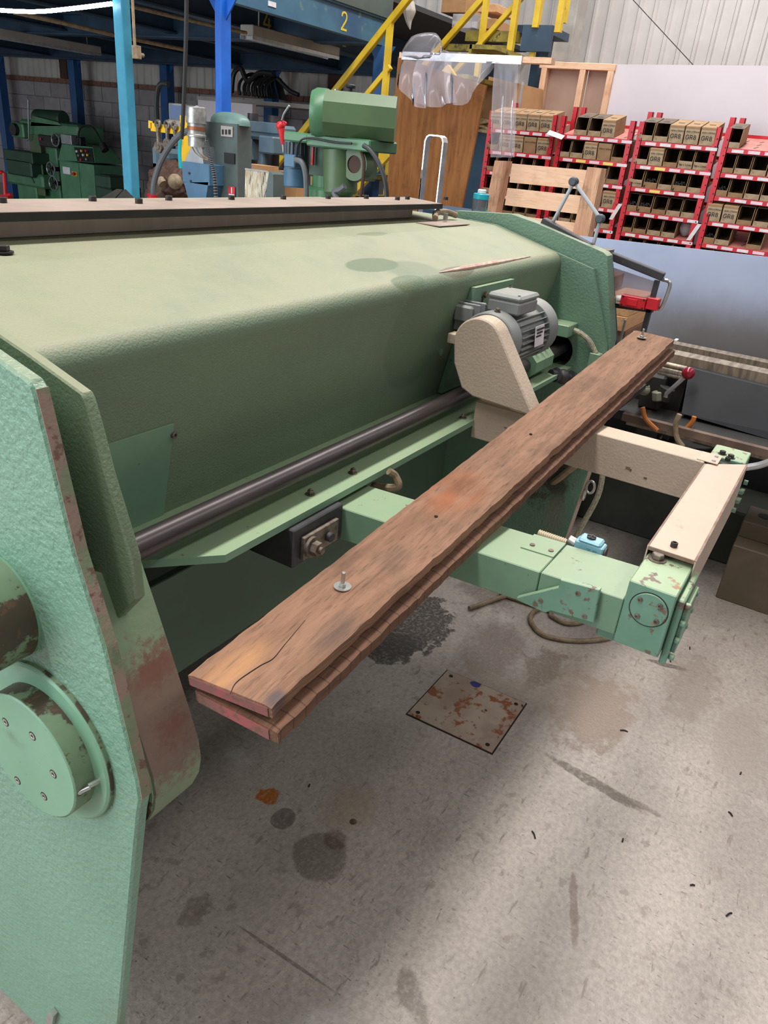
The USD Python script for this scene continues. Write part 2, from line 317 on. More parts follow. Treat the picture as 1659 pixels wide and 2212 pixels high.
paint('rust_plate', lin(182, 162, 146), lin(160, 138, 122), .55, 9, (60, .0004), wear=[(lin(146, 88, 58), 13, .54, .05), (lin(84, 58, 46), 36, .62, .05)], metal=.15, spots=[((1.927, 0.6796, 0.004), (.018, .022, .05), lin(36, 50, 120), .95, .1, .9)])
# floor
paint('concrete', lin(186, 174, 164), lin(166, 155, 146), .46, 1.6, (120, .0018), fine=.34, sns=16, grain=75, wear=[(lin(150, 138, 128), 22, .56, .10), (lin(104, 92, 84), 90, .635, .05), (lin(204, 196, 190), 3, .58, .2), (lin(136, 124, 114), 11, .60, .08, (1, 4, 1)), (lin(120, 108, 98), 40, .62, .05, (4, .6, 1)), (lin(84, 74, 66), 260, .68, .03), (lin(222, 214, 208), 60, .68, .03, (.4, 5, 1))], spots=[
    ((2.086, 1.034, 0), (.26, .17, .2), lin(58, 48, 42), .95, .05, 1.9), ((1.919, 1.013, 0), (.12, .10, .1), lin(60, 50, 44), .9, .05, 1.2), ((2.644, 0.8892, 0), (.35, .2, .2), lin(96, 82, 72), .6, .3, 1.3),
    ((2.153, 0.7266, 0), (.26, .16, .2), lin(110, 92, 80), .55, .4, 1.3), ((1.073, 0.7012, 0), (.085, .085, .1), lin(112, 102, 92), .8, .12, .5), ((1.137, 0.6967, 0), (.04, .04, .1), lin(92, 76, 64), .7, .3, .7),
    ((1.109, 0.8476, 0), (.042, .036, .1), lin(102, 94, 86), .85, .06, .3), ((1.14, 0.9246, -0), (.036, .04, .1), lin(158, 88, 20), 1, .2, 2.2), ((1.244, 0.7272, 0), (.14, .11, .1), lin(160, 136, 110), .5, .6, .8),
    ((1.212, 0.6931, 0), (.012, .012, .1), lin(66, 52, 24), .9, .1, .5), ((2.059, 0.309, 0), (.26, .16, .2), lin(132, 112, 98), .8, .3, 2.0), ((2.109, 0.3745, 0), (.3, .3, .2), lin(160, 142, 126), .5, .5, 1.0),
    ((1.75, 0.1944, 0), (.20, .026, .1), lin(92, 80, 70), .85, .25, 1.1, -1.69), ((1.748, 0.1115, 0), (.14, .02, .1), lin(104, 92, 82), .7, .3, 1.3, -1.56), ((1.326, 0.1175, 0), (.14, .014, .1), lin(128, 108, 98), .8, .3, 1.2, -2.78), ((0.7985, 0.8434, 0), (.07, .04, .1), lin(104, 90, 78), .55, .3, 2.0),
    ((2.226, -0.1318, 0), (.3, .12, .2), lin(150, 138, 128), .6, .4, 1.4), ((0.9214, 0.3457, 0), (.09, .035, .1), lin(112, 100, 92), .8, .4, 1.8, -2.3), ((0.8217, 0.6147, 0), (.17, .006, .1), lin(100, 86, 78), .7, .3, .8, -1.54), ((2.482, 0.1614, 0), (.09, .02, .1), lin(84, 74, 66), .8, .3, 1.4, -1.34), ((2.426, 0.054, 0), (.3, .12, .1), lin(140, 126, 114), .6, .4, 2.0), ((2.182, 0.5206, 0), (.16, .1, .1), lin(112, 94, 80), .7, .4, 2.2), ((1.907, 0.6293, 0), (.22, .2, .1), lin(150, 132, 116), .5, .4, 2.0)])
# background
paint('block', lin(166, 158, 160), lin(154, 146, 148), .85, 5, (40, .002), local=False, wear=[(lin(120, 112, 110), 3, .55, .2)])
paint('block_b', lin(154, 146, 148), lin(142, 134, 138), .85, 5, (40, .002))
paint('mortar', lin(120, 112, 110), None, .9)
paint('brick_red', lin(140, 100, 86), lin(120, 86, 74), .85, 14)
paint('cladding', lin(206, 200, 196), lin(196, 190, 186), .5, 3)
paint('cladding_grey', lin(158, 152, 140), lin(150, 144, 134), .55, 3)
paint('column_grey', lin(186, 178, 170), lin(160, 154, 148), .6, 4, wear=[(lin(120, 100, 84), 6, .68, .06)])
paint('girt_brown', lin(74, 48, 38), None, .7)
paint('blue_steel', lin(28, 84, 142), lin(24, 72, 126), .45, 5, wear=[(lin(40, 40, 50), 9, .68, .04)])
paint('blue_post', lin(60, 142, 170), lin(48, 126, 156), .45, 5, wear=[(lin(36, 60, 80), 10, .68, .04)])
paint('blue_bright', lin(26, 104, 208), lin(22, 90, 186), .45, 5, wear=[(lin(36, 60, 90), 10, .68, .04)])
paint('navy_steel', lin(50, 74, 98), lin(40, 62, 84), .5, 4, wear=[(lin(80, 100, 110), 6, .64, .1)])
paint('deck', lin(60, 60, 62), lin(50, 50, 52), .8, 2)
paint('yellow_steel', lin(226, 190, 36), lin(206, 168, 30), .45, 6, wear=[(lin(70, 58, 36), 12, .66, .05)])
paint('yellow_tread', lin(150, 134, 50), lin(116, 104, 46), .7, 8, wear=[(lin(70, 62, 40), 20, .55, .1)])
paint('yellow_hook', lin(238, 186, 20), None, .45)
paint('number_yellow', lin(206, 180, 50), None, .6)
paint('cardboard', lin(176, 134, 92), lin(164, 122, 82), .8, 8)
paint('bin_card', lin(164, 132, 98), lin(146, 116, 84), .85, 14, local=True, wear=[(lin(96, 78, 60), 22, .62, .1)])
paint('bin_dark', lin(92, 74, 58), lin(76, 62, 48), .9, 20, local=True)
paint('bin_lid_dirty', lin(96, 86, 78), lin(120, 100, 80), .9, 14, local=True)
paint('bin_front', lin(186, 164, 134), lin(160, 138, 110), .85, 14, local=True, wear=[(lin(112, 92, 74), 26, .6, .1)])
paint('rack_deck', lin(186, 120, 108), lin(170, 100, 92), .6, 9)
paint('rack_red', lin(206, 36, 52), lin(190, 30, 46), .4, 6)
paint('white_sheet', lin(216, 208, 214), lin(208, 200, 206), .5, 1.2, wear=[(lin(160, 152, 160), 8, .74, .03)])
paint('hardboard', lin(176, 146, 130), lin(168, 138, 122), .8, 4)
paint('cabinet_blue', lin(26, 66, 92), lin(22, 56, 80), .5, 5)
paint('turquoise', lin(40, 176, 190), None, .3)
paint('alu', lin(206, 206, 208), lin(186, 186, 190), .35, 20, metal=.7)
paint('mach_green', lin(84, 132, 98), lin(74, 120, 88), .4, 5)
paint('mach_green_dark', lin(46, 74, 58), lin(40, 66, 52), .5, 5)
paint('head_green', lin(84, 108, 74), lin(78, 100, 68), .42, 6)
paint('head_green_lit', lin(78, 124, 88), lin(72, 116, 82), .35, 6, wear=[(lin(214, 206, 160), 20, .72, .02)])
paint('bluegrey', lin(88, 110, 122), lin(78, 98, 110), .45, 6)
paint('pillar_grey', lin(80, 92, 90), lin(72, 82, 82), .45, 6)
paint('pillar_cap', lin(104, 132, 126), lin(94, 122, 118), .4, 8)
paint('blue_box', lin(74, 112, 142), lin(66, 102, 130), .45, 6)
paint('silver', lin(190, 188, 184), lin(150, 146, 142), .35, 18, metal=.6)
paint('copper', lin(150, 92, 64), None, .4, metal=.5)
paint('tin_worn', lin(206, 198, 180), lin(170, 150, 116), .6, 14, stretch=(6, 6, 1), wear=[(lin(90, 84, 76), 9, .55, .1, (5, 5, 1))])
paint('lamp_grey', lin(170, 162, 156), lin(156, 150, 144), .5, 5)
paint('arm_grey', lin(176, 178, 184), None, .4)
paint('arm_joint', lin(66, 72, 80), None, .5)
paint('screen_dark', lin(44, 56, 84), None, .25)
paint('sheet_steel', lin(186, 196, 222), lin(172, 182, 210), .36, 1.6, None, metal=.25, wear=[(lin(120, 112, 100), 2.2, .6, .3), (lin(206, 212, 226), 5, .7, .05, (1, 1, 4))], spots=[((3.62, .1, .93), (.6, 1.9, .34), lin(118, 110, 102), .9, .7, .35), ((3.62, -1.6, .93), (.6, 1.6, .34), lin(118, 110, 102), .9, .7, .35)], sns=4)
paint('bed_steel', lin(160, 146, 128), lin(120, 106, 92), .45, 8, metal=.4, stretch=(1, 6, 1))
paint('lathe_grey', lin(52, 54, 58), lin(44, 46, 50), .5, 4)
paint('lathe_dark', lin(36, 36, 34), lin(46, 44, 40), .6, 6)
paint('lathe_base', lin(66, 68, 60), lin(56, 56, 50), .6, 6, wear=[(lin(140, 132, 120), 40, .72, .03)])
paint('lathe_green', lin(150, 150, 128), lin(120, 120, 100), .5, 6)
paint('brown_block', lin(104, 90, 72), lin(92, 80, 64), .6, 6, dust=(lin(150, 132, 112), .5))
paint('chuck', lin(58, 52, 46), lin(44, 40, 36), .5, 8, metal=.3)
paint('tray_rust', lin(120, 98, 86), lin(90, 72, 62), .7, 8)
paint('knob_red', lin(130, 20, 36), None, .2)
paint('rope', lin(196, 174, 138), lin(150, 126, 92), .9, 60)
def clear(name, tint, gloss=.12, base=.25, ior=1.18):
    N = {'t': ('transparent_bsdf', {'color': tint}), 'gl': ('glossy_bsdf', {'color': (.9, .9, .95), 'roughness': gloss}), 'f': ('fresnel', {'IOR': ior}), 'd': ('diffuse_bsdf', {'color': (.75, .72, .75)}),
         'm0': ('mix_closure', {'fac': base}), 'm': ('mix_closure', {})}
    MAT[name] = usdkit.material(stage, f'/World/Looks/{name}', N, [('t.BSDF', 'm0.closure1'), ('d.BSDF', 'm0.closure2'), ('m0.closure', 'm.closure1'), ('gl.BSDF', 'm.closure2'), ('f.fac', 'm.fac')], 'm.closure')
clear('clear_pvc', (.97, .95, .97), .15, .13)
clear('smoky_sheet', (.72, .66, .68), .12, .3)
clear('clear_bag', (.9, .9, .9), .1, .3)
clear('bottle_plastic', (.35, .75, .75), .06, .15)
def glow(name, c, s):
    MAT[name] = usdkit.material(stage, f'/World/Looks/{name}', {'e': ('emission', {'color': c, 'strength': s})}, [], 'e.emission')
glow('tube_light', (.9, .97, 1.0), 12.0)
glow('display', (.25, .35, .6), .5)

paint('teal_beam', lin(62, 104, 126), lin(44, 78, 112), .5, 1.6, wear=[(lin(90, 120, 120), 6, .62, .1)])

# ------------------------------------------------------------------ the setting: floor
fl = box(-6, 16, -9, 17, -.2, 0); floor = solo('floor', fl, 'concrete', kind='structure', label='grey painted concrete workshop floor with oil stains and scuffs')

# ------------------------------------------------------------------ plate shear
SH = thing('guillotine_shear', 'pale green guillotine shear filling the left of the photo, seen from its rear', 'metal shear', (1.25, 1.2, 0))
# near side frame: thick plate on edge, outline in (y, z)
PL = [(1.62, .105), (1.62, 1.28), (1.3, 1.3), (1.1, 1.445), (.888, 1.451), (.6313, 1.390), (.6238, 1.3825), (.5892, 1.2151), (.5555, 1.1141), (.520, .942), (.5172, .9139), (.5237, .8859), (.6097, .3762), (.6546, .105)]
sp = part(SH, 'side_plate', cprism(PL, 'x', .404, .4215, .003), 'green_frame', 30, label='near side plate with hammered mint green paint')
def edge_strip(pts, x0, x1, t):
    """thin skin over the plate's narrow edge along the outline points"""
    ms = []
    for (a, b), (c, d) in zip(pts[:-1], pts[1:]): ms.append(bar(((x0 + x1) / 2, a, b), ((x0 + x1) / 2, c, d), x1 - x0, t, up=(1, 0, 0)) if False else hexa([(x0, a, b), (x1, a, b), (x1, a - t, b), (x0, a - t, b)], [(x0, c, d), (x1, c, d), (x1, c - t, d), (x0, c - t, d)]))
    return join(ms)
part(sp, 'worn_edge', edge_strip([(.6238, 1.3825), (.5892, 1.2151), (.5555, 1.1141), (.520, .942), (.5172, .9139)], .4062, .4200, .0012), 'edge_worn', False, label='edge with paint worn down to rusty metal')
for y in (1.1, 1.45): part(sp, 'foot', box(.38, .46, y, y + .1, 0, .106, .003), 'green_dark', False)
def bore(poly, c, r): return Polygon(poly).difference(Point(*c).buffer(r, 24))
# far side frame
PR = [(1.62, 0), (1.56, .5), (.545, .5), (.53, .571), (.506, .817), (.528, 1.189), (.588, 1.402), (.60, 1.41), (.80, 1.458), (.88, 1.472), (1.06, 1.46), (1.3, 1.30), (1.62, 1.28)]
spr = part(SH, 'side_plate', prism(bore(PR, (.665, 1.14), .05), 'x', 2.08, 2.132), 'green_far', 30, label='far side plate carrying the guard and red switch')
part(spr, 'worn_edge', edge_strip([(.545, .502), (.53, .571), (.506, .817), (.5145, .96)], 2.083, 2.129, .0012), 'cream_worn', False, label='beige painted edge')
part(spr, 'bearing', cyl((2.1325, .665, 1.14), (2.15, .665, 1.14), .058, 24), 'grease')
# swinging beam: flat top, slope, rounded bend, web leaning in
def fillet(P0, P1, P2, r, n=8):
    P0, P1, P2 = map(lambda q: np.array(q, float), (P0, P1, P2)); a, b = P0 - P1, P2 - P1; a /= np.linalg.norm(a); b /= np.linalg.norm(b)
    h = np.arccos(a @ b) / 2; t = r / math.tan(h); c = P1 + (a + b) / np.linalg.norm(a + b) * r / math.sin(h); s, e = P1 + a * t - c, P1 + b * t - c
    a0, a1 = math.atan2(s[1], s[0]), math.atan2(e[1], e[0]); a1 += 2 * math.pi * (a1 - a0 < -math.pi) - 2 * math.pi * (a1 - a0 > math.pi)
    return [tuple(c + r * np.array([math.cos(q), math.sin(q)])) for q in np.linspace(a0, a1, n)]
BEAM = [(1.53, 1.446), (1.07, 1.445)] + fillet((1.07, 1.445), (.915, 1.44), (.70, 1.390), .03, 4) + fillet((.915, 1.44), (.698, 1.388), (.757, 1.088), .03, 10) + [(.757, 1.088), (1.0, 1.07), (1.53, 1.07)]
bm = part(SH, 'blade_beam', prism(BEAM, 'x', .466, 2.058), 'green_beam', 40, label='folded blade beam with dusty top')
# scraped paint along the far end of the bend
sc = [(x, y, z) for x, y, z in [(1.388, 0.727, 1.394), (1.514, 0.722, 1.398), (1.676, 0.718, 1.396), (1.875, 0.712, 1.397)]]
part(bm, 'paint_scrape', tube([(x, .7225, 1.3948) for x, y, z in sc], [.0008, .0055, .005, .0008], 6), 'primer', label='scrape showing pale primer')
# end ribs of the beam
RL = [(1.0, 1.449), (.915, 1.4425), (.70, 1.392), (.618, 1.370), (.6135, 1.364), (.605, 1.338), (.592, 1.289), (.561, 1.2), (.558, 1.15), (.60, 1.1), (.80, 1.06), (1.0, 1.06)]
part(bm, 'end_rib', cprism(RL, 'x', .4515, .4655, .002), 'green_edge', 30, label='rib at the near end with pimpled paint')
RR = [(1.0, 1.444), (.915, 1.441), (.712, 1.391), (.612, 1.367), (.532, 1.178), (.50, .98), (.52, .93), (.95, .93)]
part(bm, 'end_rib', prism(bore(RR, (.668, 1.135), .047), 'x', 2.0585, 2.072), 'green_far', 30, label='rib at the far end with a round bore')
# rail and bolted top plate
part(bm, 'top_rail', box(.45, 1.859, 1.07, 1.19, 1.4455, 1.472, .001), 'rail_grey', False, label='greyish pink unpainted rail')
tp = part(bm, 'top_plate', prism([(.45, 1.03), (1.915, 1.012), (1.99, 1.165), (.45, 1.165)], 'z', 1.473, 1.486), 'steel_plate_dusty', False, label='dusty brown steel strip bolted along the top')
part(tp, 'plate_edge', prism([(.45, 1.0285), (1.915, 1.0105), (1.915, 1.0118), (.45, 1.0298)], 'z', 1.4735, 1.4852), 'grease', False, label='dark oily edge')
for p in ((0.7206, 1.13, 1.49), (0.8914, 1.14, 1.489), (0.9558, 1.1, 1.49), (1.062, 1.14, 1.488), (1.232, 1.14, 1.487), (1.399, 1.14, 1.486), (1.568, 1.14, 1.485), (1.727, 1.135, 1.484), (1.824, 1.1, 1.484), (1.893, 1.11, 1.486), (2.08, 1.09, 1.475)):
    part(tp, 'bolt', capscrew((p[0], p[1], 1.4855), (0, 0, 1), .0065, .009), 'black_oxide')
part(bm, 'bolt', hexbolt((0.6098, .97, 1.4435), (0, 0, 1), .009, .008), 'black_oxide')
# lifting pipe stub on the beam
part(bm, 'pipe_elbow', tube([(1.86, 1.0, 1.452), (1.90, 1.02, 1.462), (1.955, 1.02, 1.464), (2.0, 1.01, 1.455)], .008, 10), 'hose_tan', label='short beige hose end')
part(bm, 'hose_nut', cyl((1.89, .985, 1.447), (1.89, .985, 1.466), .007, 6), 'zinc')
part(bm, 'shim', box(1.76, 1.93, .93, 1.0, 1.4425, 1.4445), 'steel_plate_dusty', False)
# slot cover plates on the web, each in the plane of the web
def web_y(z): return .7 + (1.372 - z) * (.757 - .701) / (1.372 - 1.088)
def web_plate(x0, x1, z0, z1, t, off=0.0):
    a, b = web_y(z0) - off, web_y(z1) - off
    return hexa([(x0, a, z0), (x1, a, z0), (x1, a - t, z0), (x0, a - t, z0)], [(x0, b, z1), (x1, b, z1), (x1, b - t, z1), (x0, b - t, z1)])
wp = part(SH, 'access_plate', web_plate(.467, .667, 1.096, 1.255, .003, -.001), 'green_smooth', False, label='small smooth mint access plate on the near end of the beam')
part(wp, 'screw', capscrew((0.667, web_y(1.235) - .002, 1.238), (0, -1, 0), .0045, .005), 'bolt_worn', label='rusty socket screw')
mp = part(SH, 'motor_plate', web_plate(1.505, 1.715, 1.11, 1.358, .012), 'green_smooth', False, label='slotted mounting plate behind the motor')
for x, z in ((1.562, 1.337), (1.70, 1.338)):
    part(mp, 'bolt', hexbolt((x, web_y(z) - .012, z), (0, -1, 0), .0065, .006), 'bolt_worn')
    part(mp, 'slot', box(x - .003, x + .003, web_y(z - .01) - .0125, web_y(z) - .01, z - .028, z - .006), 'grease', False)
part(SH, 'cover_sheet', web_plate(1.76, 2.055, 1.13, 1.25, .004), 'green_smooth', False, label='thin sheet closing the web beside the motor')
# drive shaft, collar, joint
part(SH, 'shaft', cyl((.4675, .66, 1.14), (2.10, .66, 1.14), .0172, 28), 'shaft', label='long dark round shaft under the beam')
oct_ = Polygon([(.66 + .034 * math.cos(a), 1.14 + .034 * math.sin(a)) for a in (np.arange(8) + .5) * math.pi / 4]).difference(Point(.66, 1.14).buffer(.0168))
col = part(SH, 'clamp_collar', [prism(oct_, 'x', 1.80, 1.862), prism(oct_, 'x', 1.864, 1.925)], 'green_smooth', False, label='green eight-sided split collar on the shaft')
for k in range(3): part(col, 'slot', place(box(-.012, .012, -.0035, .0035, -.001, .001, .0005), (1.822 + .032 * k, .647, 1.1715), (.35, -.9, .2), (1, 0, 0), (0, 0, 1)), 'grease', False)
j = part(SH, 'universal_joint', [cyl((1.93, .63, 1.10), (2.02, .58, 1.075), .012, 16), ball((1.97, .608, 1.089), .021), cyl((1.992, .595, 1.083), (2.0, .59, 1.08), .022, 18), cyl((1.945, .622, 1.096), (1.951, .619, 1.094), .020, 18)], 'dark_steel', label='small dark universal joint')
# lip under the shaft
lp = part(SH, 'shelf_lip', prism([(.558, .69), (.648, .612), (2.05, .612), (2.05, .775), (.558, .775)], 'z', 1.088, 1.10), 'green_smooth', False, label='narrow green shelf under the shaft')
part(lp, 'angle_strip', box(.56, 2.05, .716, .755, 1.10, 1.106, .001), 'green_smooth', False)
for p in ((0.8787, 0.644, 1.1), (0.9981, 0.6422, 1.1), (1.413, 0.6358, 1.1)): part(lp, 'bolt', hexbolt((p[0], p[1], 1.10), (0, 0, 1), .0055, .006, .004), 'bolt_worn')
# valve block below the lip
vb = part(SH, 'roller_block', box(.782, .912, .60, .70, 1.02, 1.087, .002), 'dark_steel', False, label='dark oily steel block under the shelf')
part(vb, 'nut', [cyl((.815, .592, 1.05), (.815, .586, 1.05), .017, 24), cyl((.815, .586, 1.05), (.815, .574, 1.05), .012, 6), cyl((.815, .574, 1.05), (.815, .568, 1.05), .006, 16)], 'bolt_worn')
part(vb, 'plate', box(.80, .89, .592, .60, 1.03, 1.07, .001), 'bolt_worn', False)
part(vb, 'knob', cyl((.86, .592, 1.05), (.86, .582, 1.05), .008, 14, c=.001), 'dark_steel')
# dark lower front panel and inside
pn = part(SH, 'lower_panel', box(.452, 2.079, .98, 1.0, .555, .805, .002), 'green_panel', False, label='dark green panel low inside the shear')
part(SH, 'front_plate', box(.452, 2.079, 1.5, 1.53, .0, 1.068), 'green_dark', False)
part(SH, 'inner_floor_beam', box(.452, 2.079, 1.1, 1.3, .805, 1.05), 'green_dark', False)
# cover strip of the swinging arm at the near end
OUT = [(.612, 1.163), (.583, 1.09), (.56, 1.03), (.535, .963), (.5235, .928), (.520, .90), (.5245, .872), (.538, .842), (.558, .82)]
inn = [(y + .012, z - .002) for y, z in OUT]
ac = part(SH, 'arm_cover', prism(OUT + inn[::-1], 'x', .426, .504), 'green_cover', 30, label='curved arm cover with rusty worn paint')
part(ac, 'cover_flank', prism(OUT + [(.60, .83), (.66, 1.16)], 'x', .4245, .430), 'green_rim', 30, label='flank with bare bright rim')
part(ac, 'screw', capscrew((0.49, 0.6055, 1.146), (-.1, -1, .15), .0055, .007), 'bolt_worn', label='slotted screw')
# pivot cover, boss and grease nipple on the near plate
pc = part(SH, 'pivot_flange', lathe([(0, 0), (.111, 0), (.111, .006), (.108, .0085), (0, .0085)], (.4045, .6733, .9167), (-1, 0, 0), 64), 'green_hub', label='round pivot flange')
part(pc, 'flange_rim', lathe([(.1112, .0), (.1119, .0), (.1119, .0055), (.1112, .0058)], (.4045, .6733, .9167), (-1, 0, 0), 64), 'green_rim')
hb = part(SH, 'pivot_cap', lathe([(0, 0), (.086, 0), (.086, .026), (.0845, .0275), (0, .0275)], (.3965, .6733, .9149), (-1, 0, 0), 64), 'green_hub', label='round cap held by a ring of socket screws')
part(hb, 'cap_rim', lathe([(.0862, .0), (.0869, .0), (.0869, .0258), (.0862, .0262)], (.3965, .6733, .9149), (-1, 0, 0), 64), 'green_rim', label='rim with worn paint')
for p in ((0.369, 0.7103, 0.9493), (0.369, 0.6566, 0.9582), (0.369, 0.6253, 0.917), (0.369, 0.6524, 0.8624), (0.369, 0.7066, 0.8542)):
    part(hb, 'screw', capscrew((.3693, p[1], p[2]), (-1, 0, 0), .0048, .0010), 'zinc'); part(hb, 'screw_recess', cyl((.3692, p[1], p[2]), (.3688, p[1], p[2]), .0062, 18), 'grease')
g = (0.388, 0.5798, 0.9121)
part(pc, 'grease_nipple', [cyl((.3965, g[1], g[2]), (.383, g[1] + .002, g[2] + .001), .0035, 12), cyl((.385, g[1], g[2]), (.376, g[1] + .006, g[2] - .004), .0028, 12), ball((.375, g[1] + .0065, g[2] - .0045), .003)], 'zinc', label='bright grease nipple')
bs = part(SH, 'upper_boss', lathe([(0, 0), (.068, 0), (.068, .058), (.065, .062), (0, .062)], (.4045, .7341, 1.0944), (-1, 0, 0), 48), 'green_hub', label='round boss above the pivot')
part(bs, 'boss_rim', lathe([(.0682, .004), (.0687, .004), (.0687, .056), (.0682, .056)], (.4045, .7341, 1.0944), (-1, 0, 0), 48), 'green_rim')
ft = (0.395, 0.7819, 0.2275)
part(SH, 'foot_clip', [hexa([(.4035, ft[1] + .03, ft[2] - .05), (.397, ft[1] + .03, ft[2] - .05), (.397, ft[1] + .012, ft[2] - .05), (.4035, ft[1] + .012, ft[2] - .05)], [(.4035, ft[1] + .004, ft[2] + .01), (.394, ft[1] + .004, ft[2] + .01), (.394, ft[1] - .006, ft[2] + .006), (.4035, ft[1] - .006, ft[2] + .006)])], 'zinc', False, label='torn bright metal clip near the foot')
# conduit box on the far rib with its braided hose
cb = part(SH, 'conduit_box', box(1.985, 2.058, .622, .728, 1.19, 1.222, .002), 'green_smooth', False, label='small green trunking on the far rib')
part(SH, 'braided_hose', tube([(2.03, .63, 1.206), (2.03, .605, 1.202), (2.035, .575, 1.185), (2.04, .552, 1.155)], .0075, 10), 'hose_braid', label='braided cable leaving the trunking')
part(SH, 'hose_gland', box(2.03, 2.058, .535, .565, 1.07, 1.155, .002), 'green_smooth', False)
# motor with its fins, box and plate
MY, MZ = .625, 1.262
def mx(r, h0, h1): return cyl((h0, MY, MZ), (h1, MY, MZ), r, 40, c=.003)
mo = part(SH, 'gauge_motor', [mx(.062, 1.452, 1.50), mx(.054, 1.49, 1.66), mx(.03, 1.44, 1.46)], 'motor_grey', label='grey finned electric motor')
for k in range(30):
    a = 2 * math.pi * k / 30
    if 50 < math.degrees(a) % 360 < 130: continue
    u = np.array([0, math.cos(a), math.sin(a)])
    part(mo, 'cooling_fin', bar(np.array([1.50, MY, MZ]) + u * .058, np.array([1.655, MY, MZ]) + u * .058, .002, .013, up=u), 'motor_grey', False)
part(mo, 'fan_cowl', lathe([(0, 0), (.0655, 0), (.067, .004), (.067, .05), (.063, .056), (0, .056)], (1.652, MY, MZ), (1, 0, 0), 40), 'motor_grey', label='smooth fan cowl')
part(mo, 'terminal_box', [box(1.495, 1.595, MY - .045, MY + .03, 1.318, 1.345, .004), box(1.493, 1.597, MY - .047, MY + .032, 1.345, 1.358, .005)], 'motor_grey', 30, label='terminal box with a dusty lid')
for x, y in ((1.503, MY - .036), (1.587, MY + .022)): part(mo, 'lid_screw', capscrew((x, y, 1.3578), (0, 0, 1), .003, .002), 'bolt_worn')
u = np.array([0, -math.cos(.12), math.sin(.12)])
npl = part(mo, 'name_plate', place(box(-.026, .026, -.022, .022, 0, .001), np.array([1.585, MY, MZ]) + u * .066, (1, 0, 0), (0, math.sin(.12), math.cos(.12)), u), 'label_white', False, label='printed motor name plate')
for k in range(5): part(mo, 'print_line', place(box(-.022 + .004 * (k % 2), .02 - .006 * (k % 3), -.0022, .0018, .001, .0014), np.array([1.585, MY, MZ]) + u * .066 + np.array([0, 0, .015 - .0075 * k]), (1, 0, 0), (0, math.sin(.12), math.cos(.12)), u), 'ink', False)
part(mo, 'mount_foot', [box(1.46, 1.54, .672, .715, 1.29, 1.325, .004), box(1.47, 1.476, .66, .715, 1.27, 1.33, .001), box(1.50, 1.506, .66, .715, 1.27, 1.33, .001)], 'motor_grey', 30, label='cast foot bolted to the plate')
part(mo, 'bolt', hexbolt((1.475, MY - .004, 1.325), (0, -.3, 1), .005, .005), 'bolt_worn')
part(mo, 'cable', tube([(1.60, MY + .01, 1.335), (1.625, MY + .012, 1.345), (1.65, MY + .02, 1.33), (1.67, MY + .03, 1.30)], .006, 8), 'conduit_beige', label='beige motor cable')
# belt guard: rounded at the motor, running down to the gauge drive
gd = Polygon([(.665, 1.22), (.640, 1.172), (.612, 1.160), (.478, 1.152), (.475, 1.156)]).union(Point(.618, 1.268).buffer(.0535, 20)).convex_hull
part(SH, 'belt_guard', cprism(gd, 'x', 1.39, 1.442, .003), 'cream', 30, label='cream sheet belt guard with a rounded top')
part(SH, 'guard_tab', [box(1.40, 1.43, .665, .692, 1.256, 1.276, .001)], 'cream', False, label='tab with a hole on the guard')
part(SH, 'plug', cyl((1.455, 0.733, 1.218), tuple(np.array((1.455, 0.733, 1.218)) + [0, -.004, 0]), .008, 18), 'green_smooth')
# guard at the far end of the shear
br = part(SH, 'guard_bar', bar((2.125, .80, 1.462), (2.125, .612, 1.398), .03, .022, c=.002), 'dark_steel', False, label='dark steel bar along the sloping edge of the far plate')
part(SH, 'guard_bar', bar((2.165, .63, 1.402), (2.18, .452, 1.362), .03, .02, c=.002), 'dark_steel', False, label='dark flat bar of the hinged guard')
part(SH, 'guard_hinge', [cyl((2.12, .615, 1.385), (2.19, .615, 1.385), .009, 14), box(2.13, 2.18, .60, .64, 1.40, 1.412)], 'bolt_worn', 30, label='rusty hinge')
fr = part(SH, 'guard_frame', [bar((2.19, .605, 1.37), (2.19, .50, 1.02), .02, .012), bar((2.19, .468, 1.35), (2.19, .475, 1.06), .02, .012), bar((2.19, .565, 1.265), (2.19, .46, 1.27), .02, .012)], 'dark_steel', False, label='brown steel frame of the guard')
part(fr, 'clear_panel', hexa([(2.188, .60, 1.365), (2.192, .60, 1.365), (2.192, .468, 1.345), (2.188, .468, 1.345)], [(2.188, .57, 1.275), (2.192, .57, 1.275), (2.192, .466, 1.275), (2.188, .466, 1.275)]), 'smoky_sheet', False, label='grimy clear plastic panel')
part(fr, 'pull_handle', tube([(2.18, .455, 1.355), (2.18, .435, 1.352), (2.18, .43, 1.335), (2.18, .437, 1.285), (2.18, .448, 1.275)], .005, 8), 'zinc', label='bright bent wire handle')
rs = part(SH, 'safety_switch', [box(2.16, 2.184, .478, .548, 1.27, 1.301, .002), box(2.158, 2.186, .444, .476, 1.274, 1.306, .002)], 'red_plastic', 30, label='bright red plastic safety switch')
part(rs, 'cable_gland', cyl((2.172, .547, 1.288), (2.172, .562, 1.286), .009, 12), 'white_plastic', label='white cable gland')
part(rs, 'raised_panel', box(2.157, 2.16, .50, .53, 1.276, 1.294, .0005), 'red_plastic', False)
for y, z in ((.484, 1.274), (.484, 1.297), (.542, 1.274), (.542, 1.297)): part(rs, 'screw', cyl((2.16, y, z), (2.1585, y, z), .0025, 10), 'black')
part(SH, 'switch_cable', tube([(2.172, .56, 1.286), (2.165, .585, 1.28), (2.15, .60, 1.25), (2.13, .595, 1.20), (2.10, .575, 1.16), (2.06, .565, 1.14)], .0055, 8), 'hose_braid', label='cable looping from the red switch')
